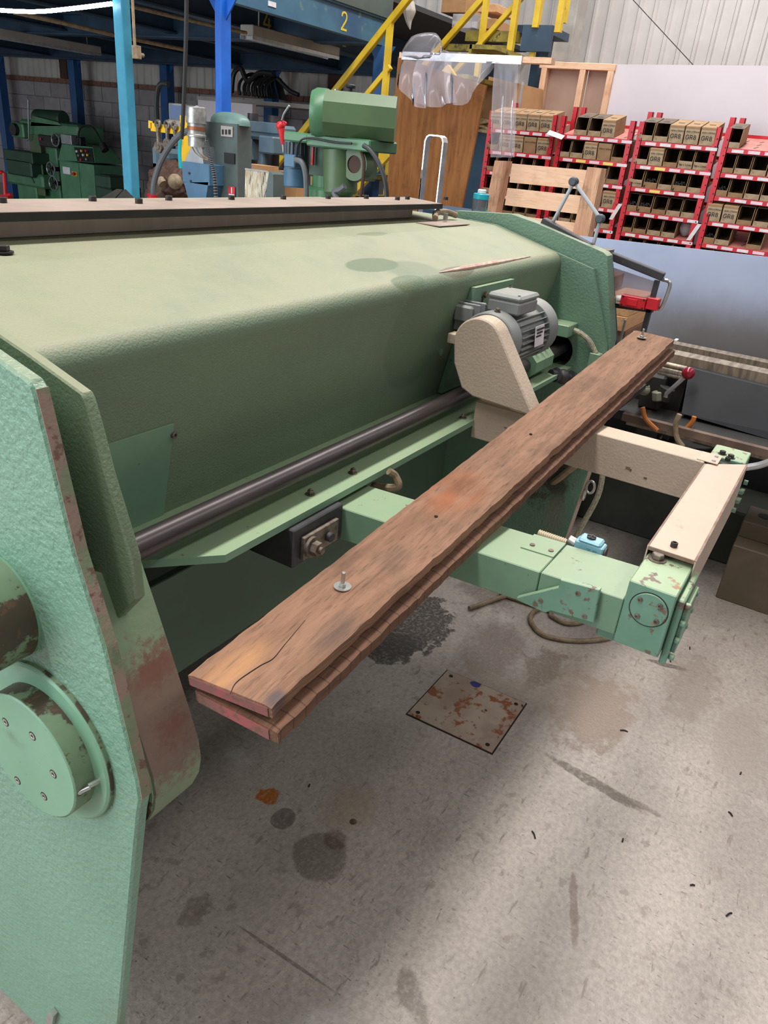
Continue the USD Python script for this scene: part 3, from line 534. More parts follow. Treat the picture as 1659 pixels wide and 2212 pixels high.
# grey jointed arm above the guard
pts = [(2.16, 0.7874, 1.45), (2.16, 0.7442, 1.57), (2.16, 0.6504, 1.486), (2.16, .657, 1.405)]
ar = part(SH, 'jointed_arm', [tube([a, b], .0052, 12, False) for a, b in zip(pts[:-1], pts[1:])], 'arm_grey', label='light grey two-link tubular arm')
for p in pts[:3]: part(ar, 'arm_joint', [ball(p, .0125), cyl((p[0] - .016, p[1], p[2]), (p[0] + .012, p[1], p[2]), .011, 16, c=.002)], 'arm_joint', label='dark round joint')
# cable and chain on the far plate below the gauge
part(SH, 'hanging_cable', tube([(2.07, .53, 1.02), (2.06, .525, .86), (2.06, .57, .78), (2.075, .60, .74), (2.09, .61, .73)], .011, 8), 'hose_tan', label='tan cable entering the far plate')
part(SH, 'hanging_cable', tube([(2.13, .52, .95), (2.14, .487, .83), (2.14, .475, .72), (2.13, .50, .60), (2.12, .52, .52)], .009, 8), 'hose_braid', label='grey cable looping beside the far plate')
ch = part(SH, 'chain', [tube([(2.10, .495 + .012 * math.cos(a), .745 + .02 * math.sin(a)) for a in np.linspace(0, 2 * math.pi, 9)], .004, 6), tube([(2.10 + .01 * math.cos(a), .508, .715 + .016 * math.sin(a)) for a in np.linspace(0, 2 * math.pi, 9)], .004, 6)], 'zinc', label='two loose chain links')

# ------------------------------------------------------------------ back gauge: two arms and a cross beam
GA = thing('back_gauge', 'green and cream back gauge frame sticking out of the shear over the floor', 'back gauge', (1.2, .35, 1.02))
def tilt(m, k=-.045, y0=.14):
    m = m.copy(); v = m.vertices.copy(); v[:, 2] += (v[:, 1] - y0) * k; m.vertices = v; return m
ag = part(GA, 'green_arm', tilt(box(.915, 1.022, .2575, .80, 1.038, 1.096, .0015)), 'green_smooth', False, label='near green box arm')
asl = part(GA, 'arm_sleeve', tilt(box(.9142, 1.0228, .137, .2562, 1.0375, 1.0966, .0012)), 'green_smooth', False, label='outer end of the green arm with oil blotches')
apl = part(ag, 'access_plate', tilt(box(.968, 1.0235, .258, .31, 1.0958, 1.0976)), 'green_smooth', False)
for y in (.268, .298): part(ag, 'screw', tilt(cyl((.985, y, 1.097), (.985, y, 1.0992), .004, 14)), 'bolt_worn')
BR = [(.281, 1.039), (.2805, 1.043), (.2245, 1.084), (.224, 1.097), (.169, 1.103), (.166, 1.050), (.228, 1.043), (.234, 1.037), (.238, 1.036)]
bk = part(GA, 'pointed_bracket', cprism(BR, 'x', .904, .9135, .001), 'green_block', False, label='flat arrow-shaped bracket on the near arm')
for y, z in ((.245, 1.053), (.196, 1.086), (.180, 1.055)): part(bk, 'screw', capscrew((.9045, y, z), (-1, 0, 0), .0038, .0016), 'bolt_worn')
eb = part(GA, 'end_block', box(.915, 1.03, .074, .1365, 1.027, 1.127, .0015), 'green_block', False, label='green end block with chipped paint')
rc = part(eb, 'round_cover', lathe([(0, 0), (.0245, 0), (.0245, .0012), (.0235, .002), (0, .002)], (.9152, .103, 1.094), (-1, 0, 0), 40), 'green_block')
part(eb, 'cover_groove', lathe([(.0246, 0), (.0258, 0), (.0258, .0006), (.0246, .0006)], (.9150, .103, 1.094), (-1, 0, 0), 40), 'grease')
for a in (.7, 2.35, 3.85, 5.4): part(eb, 'screw', capscrew((.9135, .103 + .018 * math.cos(a), 1.094 + .018 * math.sin(a)), (-1, 0, 0), .0034, .003), 'bolt_worn')
part(eb, 'bolt', hexbolt((1.0, .121, 1.1268), (0, 0, 1), .0085, .008), 'bolt_worn', label='large hexagon bolt')
side = part(GA, 'side_flange', [box(.93, 1.03, .064, .0735, 1.01, 1.115, .002), box(.945, 1.015, .058, .064, 1.025, 1.10, .001)], 'green_block', False, label='flange on the outer side of the end block')
for k in range(7): part(side, 'bolt', cyl((.942 + .07 * (k % 2), .0635, 1.02 + .014 * k), (.942 + .07 * (k % 2), .056, 1.02 + .014 * k), .0045, 12, c=.001), 'green_block')
part(eb, 'under_lug', box(.93, 1.0, .137, .165, 1.015, 1.036, .003), 'green_block', False)
# pale cross cover: folded U channel
cc = part(GA, 'cross_cover', [hexa([(1.006, .138, 1.136), (1.006, .0735, 1.136), (1.478, .0735, 1.136), (1.42, .138, 1.136)], [(1.006, .138, 1.140), (1.006, .0735, 1.140), (1.478, .0735, 1.140), (1.42, .138, 1.140)]),
                              box(1.006, 1.48, .0715, .0735, 1.05, 1.140), box(1.006, 1.42, .1375, .1395, 1.06, 1.140)], 'cream_worn', False, label='cream folded cover along the cross beam with rusty edges')
part(cc, 'rusty_edge', [box(1.006, 1.478, .0712, .0746, 1.1396, 1.1405), box(1.0055, 1.0075, .074, .138, 1.135, 1.1405), box(1.008, 1.42, .1372, .1398, 1.1396, 1.1405)], 'rust_edge', False, label='edge with rubbed paint')
part(GA, 'cross_beam', box(1.02, 1.50, .078, .134, 1.05, 1.133), 'green_dark', False)
for p in ((1.03, .108), (1.47, .107)): part(cc, 'bolt', capscrew((p[0], p[1], 1.1402), (0, 0, 1), .005, .007), 'black_oxide')
fb = part(GA, 'far_block', box(1.485, 1.56, .076, .142, 1.03, 1.139, .0015), 'green_block', False, label='green end block of the far arm')
for p in ((1.505, .122), (1.495, .105)): part(fb, 'bolt', hexbolt((p[0], p[1], 1.1388), (0, 0, 1), .0055, .006), 'black_oxide')
for k in range(6): part(fb, 'bolt', cyl((1.44 + .02 * k, .0715, 1.06 + .012 * (k % 3)), (1.44 + .02 * k, .064, 1.06 + .012 * (k % 3)), .005, 12), 'green_block')
aw = part(GA, 'cream_arm', box(1.42, 1.483, .1405, .615, 1.06, 1.142, .0015), 'cream', False, label='far arm boxed in cream sheet')
part(aw, 'tab', box(1.425, 1.478, .118, .155, 1.1421, 1.1436), 'cream_worn', False)
for x in (1.437, 1.465): part(aw, 'screw', cyl((x, .127, 1.1435), (x, .127, 1.146), .0035, 12), 'zinc')
part(aw, 'chip', [box(1.4193, 1.4201, .268, .276, 1.087, 1.093), box(1.4193, 1.4201, .232, .238, 1.078, 1.082), box(1.4193, 1.4201, .264, .268, 1.085, 1.090)], 'bolt_worn', False, label='small bare patches')
# blue limit switch on the near arm
sw = part(GA, 'limit_switch', [box(1.030, 1.052, .202, .247, 1.076, 1.100, .002), box(1.028, 1.054, .207, .243, 1.100, 1.106, .003)], 'switch_blue', 30, label='pale blue limit switch')
part(sw, 'end_cap', cyl((1.041, .202, 1.088), (1.041, .199, 1.088), .010, 18), 'dark_steel')
part(sw, 'cross_knob', [cyl((1.041, .226, 1.106), (1.041, .226, 1.109), .007, 18), box(1.034, 1.048, .2252, .2268, 1.109, 1.1102), box(1.0402, 1.0418, .219, .233, 1.109, 1.1102)], 'dark_steel', False, label='dark knob with a cross')
part(sw, 'cable_gland', cyl((1.041, .247, 1.088), (1.041, .260, 1.090), .009, 16, c=.001), 'zinc', label='bright cable gland')
part(sw, 'marking', text('35', .011, (1.0299, .229, 1.082), (0, -1, 0), (0, 0, 1), .0004), 'switch_ink', False, label='number 35 on the side')
part(GA, 'ribbed_conduit', [cyl((1.033, .262 + .0035 * k, 1.089), (1.033, .2645 + .0035 * k, 1.089), .0062, 12, c=.0008) for k in range(13)] + [cyl((1.033, .26, 1.089), (1.033, .306, 1.089), .005, 10)], 'conduit_beige', 30, label='beige ribbed conduit')
part(GA, 'hose', tube([(1.06, 0.6366, 1.056), (1.06, .585, 1.07), (1.06, .592, 1.09), (1.05, .60, 1.10)], .007, 8), 'hose_tan', label='tan hose at the root of the near arm')

# ------------------------------------------------------------------ the two boards on the gauge
def board(tl0, tr0, tl1, tr1, t, seed, wob=.0006, n=150, m=14):
    """rough sawn board from its four top corners, thickness t, edges wandering"""
    tl0, tr0, tl1, tr1 = (np.array(q, float) for q in (tl0, tr0, tl1, tr1)); a = np.linspace(0, 1, n)[:, None]
    l, r = tl0 + (tl1 - tl0) * a, tr0 + (tr1 - tr0) * a; u = (r - l) / np.linalg.norm(r - l, axis=1)[:, None]
    s = a[:, 0] * 90
    l = l + u * ((meshkit.fbm(np.c_[s, s * 0, s * 0 + seed], 4, seed) - .5) * 5 * wob)[:, None]; r = r + u * ((meshkit.fbm(np.c_[s, s * 0 + 9, s * 0], 4, seed + 5) - .5) * 7 * wob)[:, None]
    nrm = np.cross(tl1 - tl0, tr0 - tl0); nrm /= np.linalg.norm(nrm); nrm *= np.sign(nrm[2]); V, F = [], []
    b = np.linspace(0, 1, m)
    top = l[:, None] * (1 - b[None, :, None]) + r[:, None] * b[None, :, None]
    w = (meshkit.fbm(np.c_[top.reshape(-1, 3) * [14, 60, 60]], 4, seed + 9) - .5).reshape(n, m); edge = np.minimum(b, 1 - b)
    top = top + nrm * (w * .0012 - .0022 * np.exp(-edge / .012)[None, :])[..., None]
    bot = l[:, None] * (1 - b[None, :, None]) + r[:, None] * b[None, :, None] - nrm * t
    k = n * m; V = np.vstack([top.reshape(-1, 3), bot.reshape(-1, 3)])
    for i in range(n - 1):
        for j in range(m - 1):
            q = i * m + j; F += [[q, q + m, q + m + 1], [q, q + m + 1, q + 1], [k + q, k + q + m + 1, k + q + m], [k + q, k + q + 1, k + q + m + 1]]
    ring = [j for j in range(m)] + [i * m + m - 1 for i in range(1, n)] + [(n - 1) * m + j for j in range(m - 2, -1, -1)] + [i * m for i in range(n - 2, 0, -1)]
    for p, q in zip(ring, ring[1:] + ring[:1]): F += [[p, q, k + q], [p, k + q, k + p]]
    mm = trimesh.Trimesh(V, F, process=False)
    if mm.volume < 0: mm.invert()
    return mm, nrm
E0, E1 = .458, 1.965
TL0, TR0, TL1, TR1 = (E0, .490, 1.0795), (E0 + .012, .382, 1.083), (E1, .447, 1.250), (E1 + .01, .347, 1.245)
up_m, nrm = board(TL0, TR0, TL1, TR1, .0165, 3)
low = -.0245 * nrm
lo_m, _ = board(tuple(np.array(TL0) + low + [.004, -.004, 0]), tuple(np.array(TR0) + low + [-.006, -.012, -.001]), tuple(np.array(TL1) + low + [0, -.012, 0]), tuple(np.array(TR1) + low + [-.006, -.008, 0]), .0175, 11)
BU = thing('wooden_plank', 'upper of the two weathered brown planks lying across the back gauge, with bolts through it', 'plank', (1.2, .43, 1.1))
part(BU, 'board', up_m, 'old_board', 30); 
BL = thing('wooden_plank', 'lower of the two brown planks, lying on the gauge arms under the bolted one', 'plank', (1.2, .43, 1.07))
part(BL, 'board', lo_m, 'old_board_side', 30)
def end_cap(a, b, t, off):
    a, b = np.array(a, float), np.array(b, float); d = np.cross(b - a, nrm); d /= np.linalg.norm(d); d *= np.sign(-d[0]); d *= .0012
    a2, b2 = a + (b - a) * .03 - nrm * .003, b - (b - a) * .03 - nrm * .003; k = -nrm * (t - .004)
    return hexa([a2, b2, b2 + k, a2 + k], [a2 + d, b2 + d, b2 + d + k, a2 + d + k])
part(BU, 'painted_end', end_cap(TL0, TR0, .0165, 0), 'end_pink', False, label='end grain with faded red paint')
part(BL, 'painted_end', end_cap(np.array(TL0) + low + [.004, -.004, 0], np.array(TR0) + low + [-.006, -.004, -.001], .0185, 0), 'end_pink', False, label='end grain with faded pink paint')
def on_top(x, y):
    A, B, C = np.array(TL0), np.array(TR0), np.array(TL1); n = np.cross(B - A, C - A); return A[2] - (n[0] * (x - A[0]) + n[1] * (y - A[1])) / n[2]
ck = [(0.4603, 0.4293, 1.086), (0.4781, 0.4357, 1.09), (0.5095, 0.4316, 1.094), (0.5275, 0.4269, 1.097), (0.5525, 0.4308, 1.1), (0.6009, 0.4382, 1.103)]
part(BU, 'crack', tube([(x, y, on_top(x, y) + .0002) for x, y, z in ck], [.0004, .0006, .0006, .0004, .0002], 5), 'crack', label='long crack running in from the near end')
for (x, y, z) in ((0.6795, 0.4393, 1.105), (1.913, 0.4126, 1.235)):
    z = on_top(x, y); b = part(BU, 'bolt', [cyl((x, y, z), (x, y, z + .022), .0028, 14, c=.0006)], 'zinc', label='bright threaded bolt standing out of the board')
    part(b, 'washer', cyl((x, y, z), (x, y, z + .0012), .0115, 28), 'zinc'); part(b, 'nut', cyl((x, y, z + .0012), (x, y, z + .006), .0052, 6, c=.0005), 'zinc')
for (x, y, z) in ((1.242, 0.4203, 1.17), (1.241, 0.4708, 1.16), (0.8969, 0.424, 1.13)): part(BU, 'nail_hole', cyl((x, y, on_top(x, y) - .0008), (x, y, on_top(x, y) + .0003), .0028, 12), 'crack')
part(BL, 'wood_chip', box(E1 + .0, E1 + .02, .338, .345, 1.243, 1.246), 'white_plastic', False)

# ------------------------------------------------------------------ on the floor
c4 = [np.array(q) for q in ((1.935, 0.7908, 0), (1.946, 0.5029, 0), (1.67, 0.4986, 0), (1.659, 0.7903, -0))]
FP = thing('floor_plate', 'square rusty steel cover plate let into the concrete floor', 'floor plate', tuple(sum(c4) / 4))
part(FP, 'plate', hexa([p * [1, 1, 0] + [0, 0, .0] for p in c4], [p * [1, 1, 0] + [0, 0, .004] for p in c4]), 'rust_plate', False)
cen = sum(c4) / 4
for p in c4: q = p + (cen - p) * .17; part(FP, 'screw_hole', cyl((q[0], q[1], .0035), (q[0], q[1], .0045), .007, 14), 'crack')
frame = Polygon([(p - (cen - p) * .03)[:2] for p in c4]).difference(Polygon([p[:2] for p in c4]))
part(FP, 'joint', prism(frame, 'z', .0, .0015), 'crack', False, label='dark joint round the plate')
fc = [(2.32, .9, .012), (2.54, 0.799, 0.01), (2.574, 0.6741, 0.01), (2.456, 0.6872, 0.01), (2.393, 0.6653, 0.01), (2.346, 0.5953, 0.01), (2.387, 0.4903, 0.01), (2.466, 0.4074, 0.01), (2.554, 0.3521, 0.01), (2.6, .25, .012), (2.85, .3, .012), (3.0, .6, .012)]
solo('floor_cable', tube(fc, .0095, 10), 'hose_tan', 'brown flexible cable looping on the floor under the back gauge', 'cable')
fc2 = [(2.5, .85, .012), (2.519, 0.647, 0.01), (2.49, 0.6221, 0.01), (2.48, 0.5511, 0.01), (2.541, 0.502, 0.01), (2.62, .5, .012), (2.72, .62, .012), (2.75, .9, .012)]
solo('floor_cable', tube(fc2, .0085, 10), 'hose_tan', 'shorter brown cable loop inside the larger loop under the back gauge', 'cable')
# scattered swarf and bits
for i, (p, r) in enumerate([((2.026, 0.194, 0.002), .012), ((1.879, -0.156, 0.002), .008), ((1.466, 0.2798, 0.002), .012), ((2.52, 0.1622, 0.002), .014), ((1.597, 0.0752, 0.002), .006), ((1.568, -0.1139, 0.002), .006), ((1.238, 0.8601, 0.002), .005), ((2.069, -0.1549, 0.002), .006), ((2.647, 0.1165, 0.002), .009), ((1.538, -0.2078, 0.002), .010)]):
    a = random.random() * 6
    solo('swarf_chip', tube([(p[0] - r * math.cos(a), p[1] - r * math.sin(a), .0015), (p[0] + r * .2, p[1], .003), (p[0] + r * math.cos(a), p[1] + r * math.sin(a), .0015)], .0022, 6), 'grease',
         ['black metal chip on the floor right of the rusty plate', 'small dark curl of swarf on the floor near the right edge of the photo', 'dark sliver on the floor below the rusty plate', 'dark chip on the floor below the green end block', 'tiny dark chip on the bright floor, lower right of the rusty plate', 'tiny dark speck of metal low on the bright floor', 'tiny dark chip on the floor right of the arm cover', 'dark chip on the floor at the right edge', 'small chip on the floor right of the end block', 'thin curled shaving low on the floor at the right'][i], 'metal chip', group='swarf on the floor')

# ------------------------------------------------------------------ the setting: back wall of blocks, bricks and profiled sheet
WB = thing('wall_back', 'far wall of grey concrete blocks below white profiled cladding', None, (9.6, 6, 0), kind='structure')
part(WB, 'mortar_core', box(9.515, 9.7, -9, 17, 0, 2.03), 'mortar', False)
for r in range(1, 9):
    for c in range(17):
        y0 = 7.2 + c * .45 + (.225 if r % 2 else 0)
        part(WB, 'concrete_block', box(9.50 + random.uniform(-.003, .003), 9.52, y0 + .006, y0 + .444, r * .225 + .006, r * .225 + .219), random.choice(['block', 'block', 'block_b']), False)
for c in range(34):
    part(WB, 'brick', box(9.50 + random.uniform(-.003, .003), 9.60, 7.2 + c * .225 + .005, 7.2 + c * .225 + .22, 2.032, 2.098), 'brick_red', False)
def sheet(y0, w, z0, z1, X):
    """one profiled sheet, ribs standing towards -x"""
    p = []
    for k in range(6):
        q = k * w / 6; p += [(q, 0), (q + .055, 0), (q + .068, -.028), (q + .098, -.028), (q + .111, 0)]
    p += [(w, 0)]; P = [(y0 + a, X + b) for a, b in p]; P2 = [(a, b + .004) for a, b in P[::-1]]
    return prism(Polygon([(b, a) for a, b in P + P2]), 'z', z0, z1)
for k in range(20): part(WB, 'cladding_sheet', sheet(-3.5 + k, 1.0, 2.1, 7.0, 9.58 + .003 * (k % 2)), 'cladding', False)
for y in (12.62, 9.0, 6.9): part(WB, 'sheeting_post', box(9.47, 9.57, y - .09, y + .09, 2.1, 4.5), 'girt_brown', False)
y0 = 3.603; y1 = 3.344
solo('building_column', box(8.8, 9.1, y1, y0, 0, 6.5, .005), 'column_grey', kind='structure', label='pale grey building column beside the stair landing')
solo('bracing_wire', tube([(9.3, 3.099, 3.318), (9.3, 2.163, 2.629)], .004, 6, False), 'dark_steel', 'thin dark wire slanting across the white cladding', 'wire')

# ------------------------------------------------------------------ mezzanine
MZN = thing('mezzanine', 'dark blue steel mezzanine floor over the far machines', 'mezzanine', (6.0, 8.0, 0))
part(MZN, 'deck_board', box(2.4, 9.4, 4.1, 17, 2.70, 2.74), 'deck', False)
part(MZN, 'edge_beam', [box(2.4, 6.36, 4.06, 4.13, 2.355, 2.372), box(2.4, 6.36, 4.075, 4.10, 2.372, 2.54), box(2.4, 6.36, 4.06, 4.13, 2.54, 2.555)], 'teal_beam', False, label='long blue front edge beam with a painted number')
part(MZN, 'kick_channel', box(2.4, 6.36, 4.05, 4.12, 2.556, 2.70), 'pillar_grey', False, label='grey-green channel on top of the edge beam')
for y in (5.3, 6.6, 8.3, 10.4, 12.5, 14.5): part(MZN, 'cross_joist', [box(2.4, 9.3, y - .06, y + .06, 2.40, 2.415), box(2.4, 9.3, y - .006, y + .006, 2.415, 2.69)], 'navy_steel', False)
for x in (9.15, 6.3): part(MZN, 'main_beam', [box(x - .07, x + .07, 4.13, 17, 2.36, 2.375), box(x - .01, x + .01, 4.13, 17, 2.375, 2.55), box(x - .07, x + .07, 4.13, 17, 2.55, 2.565)], 'navy_steel', False)
part(MZN, 'main_beam', [box(3.43, 3.57, 4.13, 17, 2.41, 2.43), box(3.49, 3.51, 4.13, 17, 2.43, 2.69)], 'blue_post', False)
for k, (x, y, w, mt, lb) in enumerate([(3.483, 4.068, (.066, .076), 'blue_post', 'light blue front post'), (4.298, 4.05, (.095, .06), 'blue_bright', 'bright blue front post'), (6.3, 4.09, .1, 'blue_steel', 'blue post behind the stair'), (9.15, 11.9, .15, 'blue_steel', None), (9.15, 9.77, .15, 'blue_steel', None), (9.15, 7.72, .15, 'blue_steel', None), (9.15, 13.95, .15, 'blue_steel', None), (6.3, 8.3, .15, 'blue_steel', None)]):
    if (x, y) == (6.3, 8.3): continue
    wx, w = w if np.ndim(w) else (w, w)
    p = part(MZN, 'post', [box(x - wx / 2, x + wx / 2, y - w / 2, y + w / 2, 0.015, 2.355, .004), box(x - w, x + w, y - w, y + w, 0, .015)], mt, False, label=lb)
    for s in (-1, 1): part(p, 'gusset', prism([(y + s * w / 2, 2.355), (y + s * (w / 2 + .09), 2.355), (y + s * w / 2, 2.24)], 'x', x - .006, x + .006), mt, False)
p = part(MZN, 'painted_number', text('2', .13, (5.636, 4.0735, 2.38), (1, 0, 0), (0, 0, 1), .001), 'number_yellow', False, label='yellow painted 2')
part(MZN, 'painted_number', text('1', .10, (7.372, 5.29, 2.47), (1, 0, 0), (0, 0, 1), .001), 'number_yellow', False, label='yellow painted 1')
part(MZN, 'painted_number', text('4', .15, (6.123, 5.29, 2.44), (1, 0, 0), (0, 0, 1), .001), 'number_yellow', False, label='faint yellow painted 4')
s = part(MZN, 'sign_plate', box(4.773, 4.857, 4.07, 4.0745, 2.397, 2.427), 'label_white', False, label='small white printed plate')

def batten(x0, x1, y, z, lab):
    t = thing('strip_light', lab, 'strip light', ((x0 + x1) / 2, y, z))
    part(t, 'housing', box(x0, x1, y - .07, y + .07, z, z + .075, .006), 'lamp_grey', False)
    for k in range(26): part(t, 'louvre', box(x0 + .05 + k * (x1 - x0 - .1) / 26, x0 + .055 + k * (x1 - x0 - .1) / 26, y - .06, y + .06, z - .025, z), 'alu', False)
    part(t, 'diffuser_frame', [box(x0, x1, y - .068, y - .062, z - .027, z), box(x0, x1, y + .062, y + .068, z - .027, z)], 'alu', False)
    for x in (x0 + .15, x1 - .15): part(t, 'hanger', cyl((x, y, z + .07), (x, y, 2.70), .006, 8), 'lamp_grey')
batten(5.42, 6.64, 4.85, 2.30, 'grey louvred strip light under the mezzanine, right of the bright blue post')
batten(5.75, 7.25, 8.95, 2.29, 'grey strip light under the mezzanine at the upper left of the photo')
tl = thing('light_tube', 'glowing white light strip sagging across the top left corner', 'light strip', (3.42, 4.576, 2.15))
part(tl, 'tube', tube([(3.42, 5.52, 2.166), (3.42, 5.125, 2.147), (3.42, 4.754, 2.142), (3.42, 4.405, 2.16), (3.42, 4.075, 2.183)], .012, 10), 'tube_light')
solo('conduit_pipe', tube([(4.024, 4.7, 2.278), (4.114, 4.7, 2.282), (4.598, 4.7, 2.283), (5.251, 4.7, 2.293)], .013, 8, False), 'hose_tan', 'tan conduit pipe running from the light blue post to the strip light', 'pipe')
solo('conduit_pipe', tube([(3.842, 5.6, 2.202), (4.216, 5.6, 2.198), (4.736, 5.6, 2.186), (5.469, 5.6, 2.183)], .016, 8, False), 'hose_tan', 'darker pipe under the mezzanine left of the light blue post', 'pipe')
sb = thing('switch_box', 'small beige switch box with conduit on the light blue post', 'switch box', (3.504, 4.005, 1.947))
part(sb, 'box', box(3.487, 3.525, 3.965, 4.008, 1.925, 1.993, .003), 'hose_tan', False)
part(sb, 'conduit', tube([(3.498, 3.99, 1.993), (3.498, 3.99, 2.34), (3.498, 4.05, 2.40)], .009, 8, False), 'hose_tan')
part(sb, 'knob', cyl((3.524, 3.985, 1.949), (3.524 + .03, 3.985, 1.949), .012, 10), 'hose_tan')
solo('hanging_hose', tube([(3.3, 3.357, 2.259), (3.3, 3.368, 2.059), (3.3, 3.387, 1.849), (3.3, 3.411, 1.622), (3.3, 3.425, 1.534)], .011, 10), 'rubber', 'thin black hose hanging straight down in front of the yellow hook rail', 'hose')

# ------------------------------------------------------------------ far milling machine and its cabinet
def pxb(a, b, d, c=.004):
    """box from two opposite corners on its front plane, d deep to +x"""
    return box(a[0], a[0] + d, a[1], b[1], a[2], b[2], c)
MM = thing('milling_machine', 'dark green universal milling machine under the mezzanine at the far left', 'milling machine', (8.2, 10.9, 0))
part(MM, 'column', [box(8.1, 8.8, 11.14, 11.73, .12, 1.27, .02), box(8.0, 8.9, 11, 12.07, 0, .12, .02)], 'mach_green', False)
part(MM, 'overarm', pxb((8, 11.84, 1.176), (8, 10.46, 1.436), .5, .03), 'mach_green', False)
part(MM, 'ram_cover', hexa([(8, 11.56, 1.351), (8, 10.79, 1.402), tuple(np.array((8, 10.79, 1.402)) + [.4, 0, 0]), tuple(np.array((8, 11.56, 1.351)) + [.4, 0, 0])], [(8, 11.49, 1.495), (8, 10.89, 1.445), tuple(np.array((8, 10.89, 1.445)) + [.4, 0, 0]), tuple(np.array((8, 11.49, 1.495)) + [.4, 0, 0])]), 'mach_green', False)
part(MM, 'motor', cyl((8.2, 11.66, 1.473), (8.2, 11.01, 1.488), .12, 24, c=.02), 'mach_green_dark')
part(MM, 'spindle_head', [pxb((7.9, 11.93, 1.164), (7.9, 11.62, 1.379), .4, .02)], 'mach_green', False)
part(MM, 'head_disc', cyl((7.9, 11.79, 1.278), tuple(np.array((7.9, 11.79, 1.278)) - [.06, 0, 0]), .085, 24), 'black_oxide')
part(MM, 'draw_bar', tube([(7.9, 11.4, 1.71), (7.9, 11.46, 1.364), (7.9, 11.49, 1.171), (7.9, 11.55, 1.147)], .012, 8, False), 'galv')
part(MM, 'work_table', [pxb((7.8, 12.05, 0.8263), (7.8, 11.32, 0.9866), .35, .01), pxb((7.8, 12.01, 0.6282), (7.8, 11.38, 0.8653), .3, .02)], 'mach_green_dark', False)
part(MM, 'knee', [pxb((7.9, 12.2, 0.4745), (7.9, 11.27, 0.6807), .6, .03), box(7.95, 8.3, 11.53, 12.02, .1, 0.5179, .02)], 'mach_green', False)
part(MM, 'side_strip', pxb((7.98, 11.61, 0.3637), (7.98, 11.35, 1.236), .02), 'head_green', False)
part(MM, 'control_face', pxb((7.96, 11.35, 1.088), (7.96, 10.9, 1.249), .14, .01), 'black_oxide', False)
part(MM, 'nameplate_dot', cyl((7.95, 11.27, 1.189), tuple(np.array((7.95, 11.27, 1.189)) - [.01, 0, 0]), .02, 12), 'red_plastic', label='red badge')
for (p, r) in (((7.9, 10.85, 1.206), .085), ((7.9, 11.03, 0.789), .095), ((7.9, 11, 0.5878), .1)):
    a = np.linspace(0, 2 * math.pi, 25); w = part(MM, 'handwheel', tube([(p[0], p[1] + r * math.cos(t), p[2] + r * math.sin(t)) for t in a], .011, 8, False), 'galv', label='bright handwheel')
    part(w, 'spoke', [bar((p[0], p[1] - r * math.cos(t), p[2] - r * math.sin(t)), (p[0], p[1] + r * math.cos(t), p[2] + r * math.sin(t)), .016, .016, up=(1, 0, 0)) for t in (.3, 1.35, 2.4)], 'dark_steel', False)
    part(w, 'hub', cyl(p, (p[0] + .2, p[1], p[2]), .03, 14), 'dark_steel')
part(MM, 'coolant_hose', tube([(7.9, 12.15, 0.8548), (7.9, 12.08, 0.7257), (7.9, 11.98, 0.6331), (7.9, 11.62, 0.688), (7.9, 11.47, 0.5479)], .012, 8), 'mach_green_dark')
CB = thing('control_cabinet', 'green electrical cabinet with a sloping console and red stop switch', 'control cabinet', (7.7, 9.6, 0))
part(CB, 'body', box(7.6, 8.1, 9.645, 10.4, 0, 0.962, .006), 'mach_green', False)
part(CB, 'door', box(7.588, 7.6, 9.962, 10.37, .08, 0.9497, .004), 'mach_green', False)
part(CB, 'console', hexa([(7.6, 10.42, 0.9556), (7.6, 9.599, 0.9908), tuple(np.array((7.6, 9.599, 0.9908)) + [.5, 0, 0]), tuple(np.array((7.6, 10.42, 0.9556)) + [.5, 0, 0])], [(7.65, 10.37, 1.174), (7.65, 9.695, 1.186), tuple(np.array((7.65, 9.695, 1.186)) + [.3, 0, 0]), tuple(np.array((7.65, 10.37, 1.174)) + [.3, 0, 0])]), 'mach_green', False)
part(CB, 'button_panel', hexa([(7.59, 9.975, 0.9814), (7.59, 9.615, 0.995), tuple(np.array((7.59, 9.615, 0.995)) + [.02, 0, 0]), tuple(np.array((7.59, 9.975, 0.9814)) + [.02, 0, 0])], [(7.635, 10.08, 1.155), (7.635, 9.698, 1.173), tuple(np.array((7.635, 9.698, 1.173)) + [.02, 0, 0]), tuple(np.array((7.635, 10.08, 1.155)) + [.02, 0, 0])]), 'black', False, label='black button panel')
for k, p in enumerate(((7.585, 9.95, 1.109), (7.585, 9.848, 1.123), (7.585, 9.748, 1.131), (7.585, 9.918, 1.058), (7.585, 9.816, 1.073), (7.585, 9.725, 1.08), (7.585, 9.874, 1.008), (7.585, 9.753, 1.024))):
    part(CB, 'push_button', cyl(p, tuple(np.array(p) - [.02, 0, 0]), .016, 10), ['label_white', 'yellow_hook', 'red_plastic', 'galv'][k % 4])
sl = part(CB, 'notice', box(7.583, 7.5885, 10.15, 10.31, 0.7872, 0.8809), 'label_white', False, label='white printed notice')
iso = part(CB, 'isolator', box(7.575, 7.588, 9.999, 10.1, 0.7792, 0.8352), 'yellow_hook', False, label='yellow isolator with red knob')
part(iso, 'red_knob', cyl((7.575, 10.03, 0.8088), tuple(np.array((7.575, 10.03, 0.8088)) - [.04, 0, 0]), .022, 14), 'red_plastic')
part(CB, 'small_box', pxb((7.62, 10.34, 1.181), (7.62, 10.11, 1.306), .2), 'galv', False)
GL = thing('gooseneck_lamp', 'black gooseneck lamp curving in front of the block wall', 'lamp', (7.7, 10.08, 1.2))
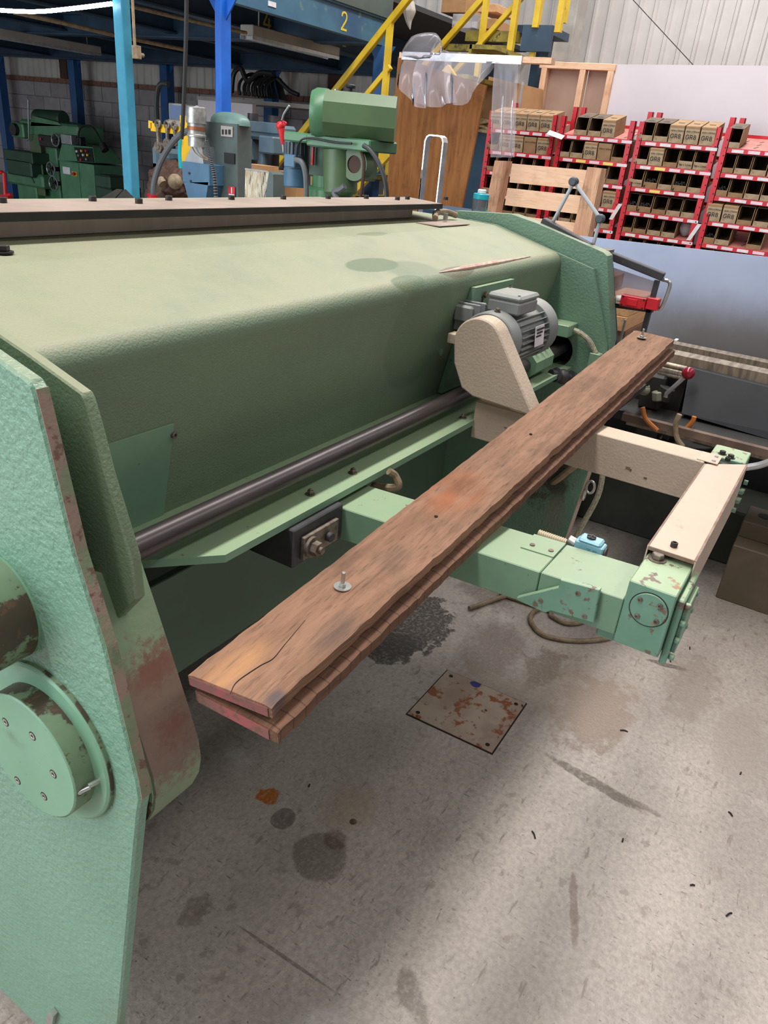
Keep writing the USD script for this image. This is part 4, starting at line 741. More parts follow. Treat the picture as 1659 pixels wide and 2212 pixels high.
part(GL, 'stem', tube([(7.7, 10.08, 1.2), (7.7, 10.03, 1.357), (7.7, 9.922, 1.441), (7.7, 9.745, 1.442), (7.7, 9.621, 1.346), (7.7, 9.539, 1.224)], .012, 8), 'black'); part(GL, 'lamp_head', cyl((7.7, 9.547, 1.235), (7.7, 9.488, 1.163), .05, 14, r2=.055), 'black'); part(GL, 'clamp', pxb((7.7, 10.16, 1.181), (7.7, 10.02, 1.293), .1, .01), 'black', False)
solo('bent_arm', tube([(8.5, 10.73, 1.056), (8.5, 10.44, 1.034), (8.5, 10.34, 0.9971), (8.5, 10.25, 1.031), (8.5, 10.17, 1.012)], .02, 8), 'black', 'crooked black arm sticking out right of the green cabinet', 'arm')
solo('red_frame', [tube([(5, 7.802, 0.9878), (5, 7.748, 0.9842), (5, 7.771, 0.7792)], .02, 8, False), tube([(5, 8.039, 0.7277), (5, 7.675, 0.7895)], .015, 8, False), box(5, 5.06, 7.787 - .05, 7.787 + .05, 0, 0.7775)], 'red_plastic', 'red tubular frame at the left edge above the shear', 'frame')
solo('vice_stand', [box(7.0, 7.5, 8.57, 8.87, 0, 0.773, .01), pxb((6.9, 8.76, 0.7599), (6.9, 8.474, 0.9198), .3, .02)], 'mach_green_dark', 'dark steel stand right of the green cabinet', 'stand', smooth=False)
solo('folded_sheet', [hexa([(3.2, 4.042, 1.153), (3.2, 3.903, 1.169), (3.3, 4.025, 1.155), (3.3, 4.168, 1.139)], [(3.2, 3.868, 1.231), (3.2, 3.812, 1.234), (3.3, 3.931, 1.222), (3.3, 3.989, 1.219)])], 'chuck', 'bent grey metal offcut behind the top rail of the shear', 'metal offcut', smooth=False)
solo('folded_sheet', [hexa([(3.1, 3.778, 1.178), (3.1, 3.586, 1.2), (3.25, 3.76, 1.179), (3.25, 3.961, 1.157)], [(3.1, 3.685, 1.247), (3.1, 3.67, 1.249), (3.25, 3.847, 1.231), (3.25, 3.863, 1.229)])], 'chuck', 'pointed grey metal offcut in front of the light blue post', 'metal offcut', smooth=False)

# ------------------------------------------------------------------ hook rail, display and hanging tools
HR = thing('hook_rail', 'bright yellow steel hook rail with an upright', 'hook rail', (4, 4.112, 1.63))
part(HR, 'upright', box(4.0, 4.05, 4.07, 4.164, 0, 1.657, .003), 'yellow_hook', False)
part(HR, 'rail', bar((3.99, 4.427, 1.569), (3.99, 4.139, 1.564), .012, .05), 'yellow_hook', False); part(HR, 'upturned_end', bar((3.99, 4.437, 1.56), (3.99, 4.433, 1.606), .012, .03, up=(0, 1, 0)), 'yellow_hook', False)
for k, (x, s, lb) in enumerate([(342, 1.15, 'largest spanner hanging on the yellow rail'), (361, 1.0, 'ring spanner in the middle of the yellow rail'), (377, .9, 'spanner nearest the upright of the yellow rail')]):
    a, c, b = [((3.97, 4.34, 1.591), (3.97, 4.344, 1.543), (3.97, 4.341, 1.449)), ((3.97, 4.252, 1.594), (3.97, 4.254, 1.549), (3.97, 4.258, 1.478)), ((3.97, 4.182, 1.59), (3.97, 4.184, 1.554), (3.97, 4.182, 1.498))][k]
    t = thing('spanner', lb, 'spanner', b)
    part(t, 'shank', [tube([a, c, b], .011 * s, 8), tube([(a[0], a[1] + .02 * math.sin(q), a[2] + .0 - .02 * math.cos(q)) for q in np.linspace(0, 2 * math.pi, 15)], .010, 6)], 'bolt_worn')
    part(t, 'jaw', [cyl((b[0] - .01, b[1], b[2]), (b[0] + .012, b[1], b[2]), .032 * s, 18), cyl((b[0] - .014, b[1], b[2]), (b[0] - .009, b[1], b[2]), .016 * s, 6)], 'bolt_worn')
solo('sling', tube([(4.3, 4.707, 1.582), (4.3, 4.707, 1.717), (4.3, 4.681, 1.821), (4.3, 4.632, 1.852), (4.3, 4.577, 1.849)], .018, 8), 'black', 'black lifting sling looping up behind the spanners', 'sling')
DR = thing('readout', 'small digital readout with dark blue screen above the yellow rail', 'digital readout', (4.4, 4.609, 1.631))
part(DR, 'case', pxb((4.4, 4.696, 1.626), (4.4, 4.515, 1.736), .12, .006), 'lamp_grey', False)
part(DR, 'screen', pxb((4.39, 4.67, 1.636), (4.39, 4.514, 1.723), .008, .001), 'display', False, label='lit dark blue screen'); part(DR, 'keypad', pxb((4.35, 4.655, 1.577), (4.35, 4.51, 1.628), .15, .006), 'lamp_grey', False); part(DR, 'stand', box(4.45, 4.5, 4.634, 4.683, 0, 1.625), 'cable_grey', False)
solo('tool_post', [box(4.1, 4.2, 4.351, 4.499, 0, 1.442, .01), pxb((4.05, 4.513, 1.29), (4.05, 4.441, 1.454), .1, .02), pxb((4.05, 4.513, 1.29), (4.05, 4.287, 1.358), .12, .02), pxb((4.05, 4.447, 1.365), (4.05, 4.306, 1.435), .12, .02)], 'bluegrey', 'dark blue cast bracket below the hanging spanners', 'machine casting', smooth=False)
def rags(bs):
    ms = []
    for p, r in bs:
        m = trimesh.creation.icosphere(4, r); n = m.vertices / r; m.vertices = n * r * (.7 + .75 * meshkit.fbm(n * 2.2 + np.array(p) * 7, 4, 3)[:, None]) + p; ms.append(m)
    return ms
solo('rag_pile', rags([((3.9, 4.237, 1.242), .09), ((3.95, 4.199, 1.288), .08), ((3.9, 4.091, 1.234), .1), ((3.9, 4.207, 1.149), .12), ((3.9, 4.16, 1.02), .16)]), 'girt_brown', 'brown rags heaped behind the shear', 'rags')
solo('respirator', [ball((3.8, 4.015, 1.263), .048, 3), cyl((3.75, 4.104, 1.265), (3.75, 4.075, 1.24), .03, 12)], 'hose_tan', 'olive grey rounded cover lying on the rags', 'cover')
solo('teal_strap', tube([(3.9, 4.061, 1.518), (3.9, 4.069, 1.434), (3.9, 4.065, 1.334)], .012, 6), 'turquoise', 'narrow teal strap hanging under the yellow upright', 'strap')

# ------------------------------------------------------------------ belt grinder with hopper
GR = thing('pillar_machine', 'grey-green pillar machine with rounded cap and silver motor', 'pillar machine', (3.75, 3.4, 0))
part(GR, 'pillar', hexa([(3.6, 3.532, 1.103)[:2] + (0,), (3.6, 3.25, 1.138)[:2] + (0,), (3.72, 3.25, 0), (3.72, 3.532, 0)], [(3.6, 3.538, 1.634), (3.6, 3.288, 1.636), (3.72, 3.288, 1.636), (3.72, 3.538, 1.634)]), 'pillar_grey', False)
capm = trimesh.creation.icosphere(3, 1.0); v = capm.vertices; v = np.sign(v) * np.abs(v) ** .75; v[:, 2] = np.where(v[:, 2] < 0, 0, v[:, 2]); ca, cb2 = (3.6, 3.557, 1.623), (3.6, 3.235, 1.635)
capm.vertices = v * [.06, abs(ca[1] - cb2[1]) * .43, 1.695 - 1.629] + [3.66, (ca[1] + cb2[1]) / 2, 1.629]
part(GR, 'cap', capm, 'pillar_cap', 40, label='pale domed cap')
part(GR, 'data_plate', pxb((3.592, 3.407, 1.565), (3.592, 3.316, 1.62), .006, .001), 'lamp_grey', False); 
for k in range(3): part(GR, 'data_row', pxb((3.59, 3.397, 1.575), (3.59, 3.383, 1.601), .003, 0) if k == 0 else (pxb((3.59, 3.372, 1.577), (3.59, 3.357, 1.602), .003, 0) if k == 1 else pxb((3.59, 3.347, 1.579), (3.59, 3.329, 1.604), .003, 0)), 'black', False)
part(GR, 'slot_opening', pxb((3.59, 3.381, 1.425), (3.59, 3.3, 1.481), .008, .001), 'black', False, label='dark rectangular opening')
st = part(GR, 'sticker', pxb((3.59, 3.349, 1.236), (3.59, 3.297, 1.302), .003, 0), 'red_plastic', False, label='red and white warning sticker'); part(st, 'sticker_line', pxb((3.588, 3.343, 1.246), (3.588, 3.299, 1.261), .003, 0), 'label_white', False); part(st, 'sticker_line', pxb((3.588, 3.324, 1.264), (3.588, 3.317, 1.298), .003, 0), 'label_white', False)
m0, m1 = (3.5, 3.51, 1.497), (3.5, 3.505, 1.668)
part(GR, 'motor', lathe([(0, 0), (.048, 0), (.048, .05), (.056, .052), (.056, .062), (.050, .066), (.050, .12), (.058, .122), (.058, .20), (.054, .206), (.046, .208), (.046, m1[2] - m0[2]), (0, m1[2] - m0[2])], m0, (0, 0, 1), 24), 'silver', label='silver vertical motor')
part(GR, 'copper_band', cyl((m0[0], m0[1], m0[2] + .085), (m0[0], m0[1], m0[2] + .105), .0525, 24), 'copper')
part(GR, 'motor_cap', cyl((m1[0], m1[1], m1[2] - .035), m1, .049, 24, c=.004), 'dark_steel')
part(GR, 'lifting_eye', tube([(m1[0], m1[1] + .02 * math.sin(q), m1[2] + .018 - .02 * math.cos(q)) for q in np.linspace(0, 2 * math.pi, 13)], .006, 6), 'galv')
def frus(a, b, c, d, dep): return hexa([a, b, (a[0] + dep, b[1], b[2]), (a[0] + dep, a[1], a[2])], [d, c, (d[0] + dep, c[1], c[2]), (d[0] + dep, d[1], d[2])])
part(GR, 'funnel', frus((3.5, 3.624, 1.388), (3.5, 3.457, 1.398), (3.5, 3.469, 1.503), (3.5, 3.551, 1.501), .15), 'galv', False, label='sheet metal funnel')
part(GR, 'hopper_box', pxb((3.48, 3.615, 1.297), (3.48, 3.393, 1.411), .2, .003), 'blue_box', False, label='blue hopper box'); part(GR, 'lower_funnel', frus((3.48, 3.54, 1.132), (3.48, 3.444, 1.143), (3.48, 3.402, 1.316), (3.48, 3.603, 1.296), .18), 'blue_box', False)
for p in ((3.478, 3.553, 1.351), (3.478, 3.543, 1.309)): part(GR, 'screw', cyl(p, (p[0] - .006, p[1], p[2]), .006, 10), 'dark_steel')
part(GR, 'flex_hose', tube([(3.5, 3.899, 1.175), (3.5, 3.881, 1.266), (3.5, 3.825, 1.375), (3.5, 3.74, 1.476), (3.5, 3.647, 1.548), (3.5, 3.563, 1.58)], .018, 10), 'cable_grey', label='arching grey flexible hose')
part(GR, 'hose_end', cyl((3.5, 3.904, 1.169), (3.5, 3.902, 1.197), .03, 14), 'red_plastic', label='red hose end')
hz = [(3.46, 3.396, 1.533), (3.46, 3.372, 1.463), (3.46, 3.338, 1.369), (3.46, 3.322, 1.221)]
part(GR, 'ribbed_hose', tube(hz, .009, 8), 'black'); C = curve(hz, 10)
part(GR, 'ribbed_hose', [cyl(p, p + (q - p) * .45, .0125, 8) for p, q in zip(C[:-1], C[1:])], 'cable_grey', kind='stuff')
part(GR, 'wire_loop', [tube([(3.48, 3.527, 1.492), (3.48, 3.491, 1.459), (3.48, 3.407, 1.436), (3.48, 3.399, 1.461)], .004, 6), tube([(3.48, 3.464, 1.497), (3.48, 3.443, 1.458), (3.48, 3.392, 1.438)], .004, 6)], 'hose_tan')
part(GR, 'legs', [box(3.5, 3.66, 3.462, 3.558, 0, 1.186)], 'blue_box', False)
HP = thing('waste_tray', 'open grey tray with a scraped pale inside beside the pillar machine', 'tray', (3.4, 3.0, 0))
part(HP, 'tray_back', frus((3.45, 3.097, 1.16), (3.45, 2.948, 1.178), (3.45, 2.911, 1.416), (3.45, 3.089, 1.414), .02), 'tin_worn', False, label='scraped pale inner face'); part(HP, 'tray_side', frus((3.42, 2.933, 1.181), (3.42, 2.856, 1.19), (3.42, 2.862, 1.409), (3.42, 2.892, 1.422), .10), 'pillar_grey', False); part(HP, 'rim', tube([(3.43, 3.071, 1.417), (3.43, 2.914, 1.418), (3.43, 2.894, 1.406), (3.43, 2.946, 1.252)], .005, 6, False), 'alu'); part(HP, 'stand', box(3.46, 3.6, 2.916, 3.07, 0, 1.247), 'pillar_grey', False)
# grey-blue radial drill behind
RD = thing('radial_drill', 'blue-grey drilling machine arm and columns behind the pillar machine', 'drill', (4.7, 4.0, 0))
part(RD, 'arm', [pxb((4.6, 4.233, 1.553), (4.6, 3.796, 1.661), .2, .02), pxb((4.58, 4.215, 1.602), (4.58, 3.801, 1.671), .02, .004)], 'bluegrey', False)
part(RD, 'head', [pxb((4.5, 3.912, 1.47), (4.5, 3.774, 1.584), .2, .01), cyl((4.55, 3.907, 1.473), (4.55, 3.905, 1.382), .03, 14)], 'bluegrey', False)
q0 = (4.7, 3.937, 1.568); part(RD, 'column', cyl((q0[0], q0[1], 0), (q0[0], q0[1], 1.718), .045, 18), 'dark_steel'); q0 = (4.8, 4.225, 1.552); part(RD, 'column', cyl((q0[0], q0[1], 0), (q0[0], q0[1], 1.723), .04, 18), 'dark_steel')
part(RD, 'yoke', frus((4.6, 4.187, 1.436), (4.6, 4.038, 1.417), (4.6, 4.075, 1.565), (4.6, 4.21, 1.555), .12), 'bluegrey', False); part(RD, 'spindle_rod', cyl((4.5, 3.981, 1.419), (4.5, 3.982, 1.554), .012, 10), 'galv')
solo('carton', box(4.3, 4.7, 3.396, 3.597, 0, 1.382), 'cardboard', 'brown cardboard carton under the yellow stair', 'carton')
solo('carton', box(4.1, 4.25, 3.51, 3.699, 0, 1.41), 'cardboard', 'dull carton behind the open grey tray', 'carton')
wp_ = (7.2, 7.175, 1.603); solo('whiteboard', box(7.2, 7.26, 6.347, 7.187, 0, 1.865), 'white_sheet', 'white board standing behind the bright blue post', 'board')
CS = thing('cable_shelf', 'grey steel shelf along the wall carrying black cable coils', 'shelf', (8.2, 6.8, 0))
part(CS, 'board', [box(7.9, 8.5, 5.877, 7.904, 1.887, 1.933), box(7.9, 8.5, 7.662 - .02, 7.662, 0, 1.887), box(7.9, 8.5, 5.944 - .02, 5.944, 0, 1.887)], 'lamp_grey', False)
cl = (8, 7.093, 1.988)
CC = thing('cable_coil', 'coil of black cable on the grey shelf behind the bright blue post', 'cable', (8.25, cl[1], cl[2]))
for k in range(14):
    a = np.linspace(0, math.pi, 12); rr = .17 + random.random() * .09; yy = cl[1] - .22 + k * .035
    part(CC, 'cable_loop', tube([(8.05 + rr * math.cos(t) * .8 + .2, yy + .03 * math.sin(3 * t), cl[2] + .0 + rr * 1.0 * math.sin(t)) for t in a], .014, 6), 'rubber')
solo('cable_coil', tube([(8.1, 7.493, 2.008), (8.1, 7.454, 2.214), (8.1, 7.338, 2.279), (8.1, 7.222, 2.148), (8.1, 7.035, 2.24), (8.1, 6.813, 2.239)], .03, 8), 'rubber', 'thick black cable arching over the coils', 'cable')
solo('cable_coil', tube([(8.1, 6.739, 2.192), (8.1, 6.554, 2.078), (8.1, 6.409, 2.035)], .025, 8), 'rubber', 'black cable slanting down right of the coils', 'cable')
AG = thing('air_gun', 'pink-red air blow gun standing on its hose end left of the mill head', 'air gun', (2.75, 2.253, 1.54))
part(AG, 'body', [tube([(2.75, 2.267, 1.649), (2.75, 2.258, 1.611), (2.75, 2.252, 1.572)], [.016, .013, .008], 10), ball((2.75, 2.267, 1.641), .019)], 'red_plastic'); part(AG, 'nozzle', tube([(2.75, 2.26, 1.663), (2.75, 2.249, 1.689), (2.75, 2.223, 1.72)], .0045, 8), 'galv'); part(AG, 'connector', cyl((2.75, 2.252, 1.572), (2.75, 2.246, 1.542), .006, 8), 'zinc'); part(AG, 'hook', tube([(2.75, 2.255, 1.66), (2.75, 2.237, 1.654), (2.75, 2.247, 1.643)], .004, 6), 'red_plastic')

# ------------------------------------------------------------------ green drilling and milling head
DH = thing('milling_drill', 'green bench mill with a large eight-sided belt cover', 'mill drill', (2.75, 1.75, 0))
X0 = 2.6; ya, yb = 1.953, 1.625; zt, zb = 1.777, 1.621
hh = zt - zb; cx_ = X0 + .13
prof = [(X0, zb + hh * .30), (X0 + .05, zb + .002), (X0 + .21, zb), (X0 + .26, zb + hh * .3), (X0 + .26, zb + hh * .74), (X0 + .21, zt), (X0 + .05, zt), (X0, zb + hh * .74)]
RZ = trimesh.transformations.rotation_matrix(math.radians(30), (0, 0, 1), (cx_ - .05, (ya + yb) / 2, 0))
def turn(m): m = m.copy(); m.apply_transform(RZ); return m
part(DH, 'belt_cover', turn(prism(prof, 'y', yb + .05, ya - .005)), 'head_green', False, label='chamfered olive green belt cover')
part(DH, 'cover_end', turn(lathe([(0, 0), (hh * .54, 0), (hh * .55, .01), (hh * .55, .045), (hh * .48, .065), (0, .068)], (cx_, ya - .012, (zt + zb) / 2), (0, 1, 0), 36)), 'head_green_lit', label='lighter rounded end of the cover')
k0 = (2.73, 1.905, 1.785); part(DH, 'top_knob', [cyl((k0[0], k0[1], zt), (k0[0], k0[1], zt + .02), .008, 10), cyl((k0[0], k0[1], zt + .018), (k0[0], k0[1], zt + .032), .020, 8, c=.004)], 'black'); part(DH, 'bolt', cyl((cx_, ya + .02, zt - .004), (cx_, ya + .02, zt + .012), .008, 10), 'zinc')
part(DH, 'belt_plate', [pxb((2.62, 2.146, 1.588), (2.62, 2.02, 1.624), .25, .006), pxb((2.62, 2.029, 1.58), (2.62, 1.723, 1.623), .2, .005)], 'head_green_lit', False)
part(DH, 'motor', cyl((2.72, 2.144, 1.437), (2.72, 2.151, 1.589), .055, 24, c=.004), 'bluegrey', label='grey finned motor')
for k in range(9):
    a = math.pi + (k - 4) * .3; mcx, mcy = 2.72, 2.147
    part(DH, 'motor_fin', box(mcx + .056 * math.cos(a) - .002, mcx + .056 * math.cos(a) + .002, mcy + .056 * math.sin(a) - .003, mcy + .056 * math.sin(a) + .003, 1.53, 1.585), 'dark_steel', False)
part(DH, 'motor_box', pxb((2.62, 2.14, 1.493), (2.62, 2.082, 1.541), .05, .004), 'blue_box', False); part(DH, 'motor_base', cyl((2.72, 2.143, 1.414), (2.72, 2.147, 1.491), .057, 24, c=.006), 'blue_box')
part(DH, 'red_strip', pxb((2.66, 2.03, 1.51), (2.66, 2.02, 1.576), .01, .001), 'red_plastic', False); part(DH, 'cooling_box', pxb((2.68, 2.058, 1.467), (2.68, 1.969, 1.594), .12, .006), 'mach_green_dark', False)
part(DH, 'gear_head', [cyl((2.78, 2.04, 1.523), (2.78, 1.883, 1.529), .072, 24, c=.006), cyl((2.7, 1.903, 1.412), (2.7, 1.917, 1.586), .07, 24, c=.01)], 'head_green'); part(DH, 'flange', lathe([(.032, 0), (.06, 0), (.06, .05), (.032, .05)], (2.66, 1.817, 1.531), (1, 0, 0), 28), 'head_green')
part(DH, 'bore', cyl((2.665, 1.82, 1.531), (2.665 + .04, 1.82, 1.531), .033, 20), 'girt_brown')
part(DH, 'housing', pxb((2.7, 1.942, 1.469), (2.7, 1.821, 1.593), .15, .012), 'head_green', False)
pc_ = (2.74, 1.986, 1.403); part(DH, 'column', [cyl((pc_[0], pc_[1], 0), (pc_[0], pc_[1], 1.474), .075, 28), cyl((pc_[0], pc_[1], .9), (pc_[0], pc_[1], 1.43), .10, 28, c=.01)], 'head_green_lit')
part(DH, 'base', box(2.5, 3.0, pc_[1] - .25, pc_[1] + .25, 0, .9, .01), 'mach_green', False)
part(DH, 'hose', tube([(2.6, 1.739, 1.602), (2.6, 1.706, 1.587), (2.6, 1.665, 1.548), (2.6, 1.629, 1.487), (2.6, 1.612, 1.411), (2.6, 1.607, 1.362)], .009, 8), 'rubber', label='black hose curving down on the right'); part(DH, 'hose', tube([(2.64, 1.775, 1.583), (2.64, 1.758, 1.544), (2.64, 1.757, 1.478), (2.64, 1.766, 1.393)], .007, 8), 'girt_brown', label='brown hose'); part(DH, 'hose', tube([(2.6, 2.063, 1.525), (2.6, 2.029, 1.516), (2.6, 2.008, 1.47), (2.6, 1.998, 1.367)], .011, 8), 'cable_grey', label='grey hose below the motor box'); part(DH, 'hose', tube([(2.6, 1.813, 1.452), (2.6, 1.834, 1.437), (2.6, 1.862, 1.424), (2.6, 1.83, 1.386)], .012, 8), 'cable_grey'); part(DH, 'wire', tube([(2.6, 2.058, 1.533), (2.6, 2.049, 1.584), (2.6, 2.004, 1.607), (2.6, 1.88, 1.602), (2.6, 1.793, 1.604)], .004, 6), 'rubber')

# ------------------------------------------------------------------ yellow stair and landing
STR = thing('steel_stair', 'yellow steel stair climbing to the mezzanine landing', 'stair', (7.0, 4.4, 0))
def hz_(y, o): return 1.983 + 1.008 * (4.342 - y) + o
def rail(x, y0, y1, o, w, name, lb=None, mt='yellow_steel'): part(STR, name, bar((x, y0, hz_(y0, o)), (x, y1, hz_(y1, o)), w, w, c=.004), mt, False, label=lb)
rail(6.0, 6.2, 3.1, 0, .05, 'handrail', 'near handrail'); rail(6.0, 6.1, 3.80, -.35, .042, 'mid_rail'); 
fo = 2.403 - (1.983 + 1.008 * (4.342 - 3.88))
rail(6.9, 6.2, 2.9, fo, .05, 'handrail', 'far handrail'); rail(6.9, 6.1, 2.85, fo - .36, .042, 'mid_rail')
for x, o in ((6.0, 0), (6.9, fo)):
    part(STR, 'stringer', bar((x, 5.22 if o == 0 else 5.3, hz_(5.22 if o == 0 else 5.3, o - .98)), (x, 3.2, hz_(3.2, o - .98)), .05, .16), 'yellow_steel', False)
    for y in (5.1, 4.5, 3.835) if o == 0 else (5.1, 4.3, 3.45, 2.95): part(STR, 'baluster', box(x - .022, x + .022, y - .022, y + .022, hz_(y, o - .98), hz_(y, o)), 'yellow_steel', False)
for k in range(12):
    y = 5.2 - k * .2; z = hz_(y, -.98)
    if z > .05 and z < 2.6: part(STR, 'tread', [box(6.03, 6.87, y - .11, y + .11, z - .03, z), box(6.03, 6.87, y + .09, y + .115, z - .06, z + .001)], 'yellow_tread', False)
LZ = 2.62
LN = thing('stair_landing', 'dark blue stair landing with yellow guard posts', 'landing', (7.2, 2.7, 2.3))
part(LN, 'platform', box(6.95, 7.4, 2.84, 3.2, LZ - .06, LZ), 'navy_steel', False); part(LN, 'edge_plate', [box(6.85, 6.9, 2.787, 3.051, 2.418, 2.607)], 'navy_steel', False)
part(LN, 'landing_tread', box(6.92, 7.0, 3.12, 3.623, 2.488, 2.57), 'yellow_tread', False); part(LN, 'landing_tread', box(6.92, 7.0, 3.185, 3.814, 2.412, 2.464), 'yellow_tread', False)
for p in ((6.84, 2.933, 2.585), (6.84, 2.73, 2.555), (7.6, 2.995, 2.731), (6.84, 3.134, 2.414)): part(LN, 'guard_post', box(p[0] - .025, p[0] + .025, p[1] - .025, p[1] + .025, p[2], 3.6), 'yellow_steel', False)
part(LN, 'support_post', box(7.25, 7.33, 2.95, 3.03, 0, LZ - .06), 'navy_steel', False)
solo('hanging_rag', tube([(6.4, 3.923, 2.688), (6.4, 3.911, 2.623), (6.4, 3.907, 2.557), (6.4, 3.886, 2.494)], [.05, .06, .03, .004], 8), 'column_grey', 'grey rag hanging from the stair rail', 'rag')
for i, (x0, x1, yb_, yt, X, mt, lb) in enumerate([(952, 1012, 27, -30, 7.7, 'cardboard', 'dark brown box on the mezzanine behind the stair'), (1030, 1075, 26, 8, 7.5, 'pine_x', 'small wooden box on the mezzanine landing'), (975, 1030, 60, 30, 7.3, 'clear_bag', 'clear plastic crate on the landing by the stair'), (1030, 1072, 62, 40, 7.4, 'cardboard', 'open brown tray on the landing'), (700, 720, -5, -20, 6.6, 'cardboard', 'box over the edge beam')]):
    if i == 4: continue
    A = [(7.7, 4.338, 2.821), (7.5, 3.836, 2.796), (7.3, 3.981, 2.638), (7.4, 3.763, 2.649)][i]; B = [(7.7, 4.062, 3.037), (7.5, 3.63, 2.862), (7.3, 3.731, 2.75), (7.4, 3.576, 2.731)][i]
    solo(['storage_box', 'wooden_box', 'plastic_crate', 'storage_box'][i], box(A[0], A[0] + .4, A[1], B[1], A[2], B[2], .004), mt, lb, 'box', smooth=False)

# ------------------------------------------------------------------ plywood sheet, strip curtain, cartons
solo('plywood_sheet', prism([(3.12, 0), (2.48, 0), (5, 2.495, 1.196)[1:], (5, 2.425, 2.005)[1:], (5, 3.112, 2.147)[1:]], 'x', 5.0, 5.02), 'plywood', 'tall sheet of brown plywood standing behind the shear', 'plywood', smooth=False)
SC = thing('strip_curtain', 'clear plastic strip curtain hung from a timber head rail', 'strip curtain', (4.9, 2.567, 2.155))
part(SC, 'head_rail', box(4.935, 4.9995, 1.981, 3.064, 2.133, 2.166), 'pine', False, label='timber head rail'); part(SC, 'hinge_strip', box(4.92, 4.935, 2.17, 3.035, 2.122, 2.168), 'alu', False, label='bright metal hanging strip')
def strip(top, bot, bulge, seed, n=16, m=8):
    """hanging sheet between a top row and a bottom row of points"""
    T, B = curve(top, 6), curve(bot, 6); k = len(T); V = []
    for j in range(n + 1):
        t = j / n; row = T * (1 - t) + B * t; w = np.linspace(0, 1, k)
        row[:, 0] -= bulge * math.sin(math.pi * t) * (1 + .5 * np.sin(w * 9 + seed)) + .03 * t * np.sin(w * 14 + seed); V.append(row)
    V = np.vstack(V); F = []
    for j in range(n):
        for i in range(k - 1): q = j * k + i; F += [[q, q + 1, q + k + 1], [q, q + k + 1, q + k]]
    V2 = V + [.004, 0, 0]; N = len(V); F2 = [[a + N, c + N, b + N] for a, b, c in F]
    return trimesh.Trimesh(np.vstack([V, V2]), F + F2, process=False)
part(SC, 'plastic_strip', strip([(4.9, 3.004, 2.117), (4.9, 2.886, 2.118), (4.9, 2.765, 2.121)], [(4.85, 3.008, 1.972), (4.8, 2.83, 1.853), (4.8, 2.724, 1.845)], .015, 0), 'clear_pvc', True)
part(SC, 'plastic_strip', strip([(4.89, 2.898, 2.116), (4.89, 2.776, 2.12), (4.89, 2.64, 2.122)], [(4.8, 2.815, 1.869), (4.78, 2.678, 1.849), (4.8, 2.525, 1.888)], .03, 2), 'clear_pvc', True)
part(SC, 'plastic_strip', strip([(4.88, 2.685, 2.122), (4.88, 2.502, 2.125), (4.88, 2.338, 2.127)], [(4.8, 2.608, 1.881), (4.78, 2.448, 1.887), (4.86, 2.326, 2.108)], .025, 4), 'clear_pvc', True)
part(SC, 'plastic_strip', strip([(4.91, 2.346, 2.131), (4.91, 2.261, 2.131), (4.91, 2.183, 2.133)], [(4.91, 2.271, 1.594), (4.91, 2.183, 1.601), (4.91, 2.106, 1.608)], .01, 1), 'clear_pvc', True)
part(SC, 'plastic_fold', tube([(4.85, 2.991, 2.143), (4.8, 2.854, 2.181), (4.8, 2.736, 2.191), (4.85, 2.708, 2.155)], [.01, .07, .07, .01], 10), 'clear_pvc', label='bunched plastic lying over the rail')
CT = thing('carton', 'tall brown taped carton on the blue cabinet, partly behind the clear strip', 'carton', (6.75, 3.0, 1.78))
part(CT, 'body', hexa([(6.68, 3.248, 1.801), (6.68, 2.716, 1.781), (6.83, 2.716, 1.781), (6.83, 3.248, 1.801)], [(6.68, 3.226, 2.204), (6.68, 2.769, 2.138), (6.83, 2.769, 2.138), (6.83, 3.226, 2.204)]), 'cardboard', False)
part(CT, 'tape', frus((6.675, 2.92, 1.94), (6.675, 2.889, 1.935), (6.675, 2.891, 2.173), (6.675, 2.913, 2.179), .003), 'clear_bag', False)
BC = thing('tool_cabinet', 'dark blue steel cabinet between the plywood and the red racks', 'cabinet', (6.9, 3.1, 0))
part(BC, 'body', box(6.672, 6.845, 2.76, 3.343, 0, 1.789, .004), 'cabinet_blue', False); part(BC, 'door', box(6.662, 6.672, 2.78, 3.325, .1, 1.778), 'cabinet_blue', False); part(BC, 'handle', box(6.658, 6.662, 2.85, 2.88, 1.0, 1.15), 'galv', False)
RP = (6.65, 3.242, 1.822)
solo('rope_bundle', [tube([(RP[0] + .03 * math.sin(k * 2.1), RP[1] + .13 - .26 * t + .02 * math.sin(k + 9 * t), RP[2] - .03 + .03 * math.sin(3.1 * t + k) + .008 * k) for t in np.linspace(0, 1, 8)], .012, 6) for k in range(7)], 'rope', 'bundle of frayed beige rope on the blue cabinet', 'rope')
UB = thing('steel_strip', 'bent bright aluminium strip standing as an upside-down U', 'metal strip', (2.7, 1.4, 0))
ul, ur, tl_, tr_ = (2.7, 1.52, 1.63), (2.7, 1.444, 1.635), (2.7, 1.52, 1.658), (2.7, 1.438, 1.66)
rr = .012; zc = tl_[2]
prof_ = [(ul[1], 0.0)] + [(ul[1] - .004 * 0, zc - .02), (ul[1] - .006, zc - .006), (ul[1] - .016, zc)] + [(ur[1] + .016, zc), (ur[1] + .006, zc - .006), (ur[1], zc - .02), (ur[1], 0.0)]
part(UB, 'strip', prism(LineString(prof_).buffer(.0028, cap_style=2, join_style=1), 'x', 2.68, 2.715), 'alu', False)
part(UB, 'lettering', [place(box(0, .09, -.002, .002, 0, .0006), (2.6795, ul[1], 1.36 + .03 * k), (0, 0, 1), (0, 1, 0), (-1, 0, 0)) for k in range(4)], 'cable_grey', False, kind='stuff')
part(UB, 'base', box(2.6, 2.8, ur[1] - .1, ul[1] + .1, 0, .02), 'dark_steel', False)
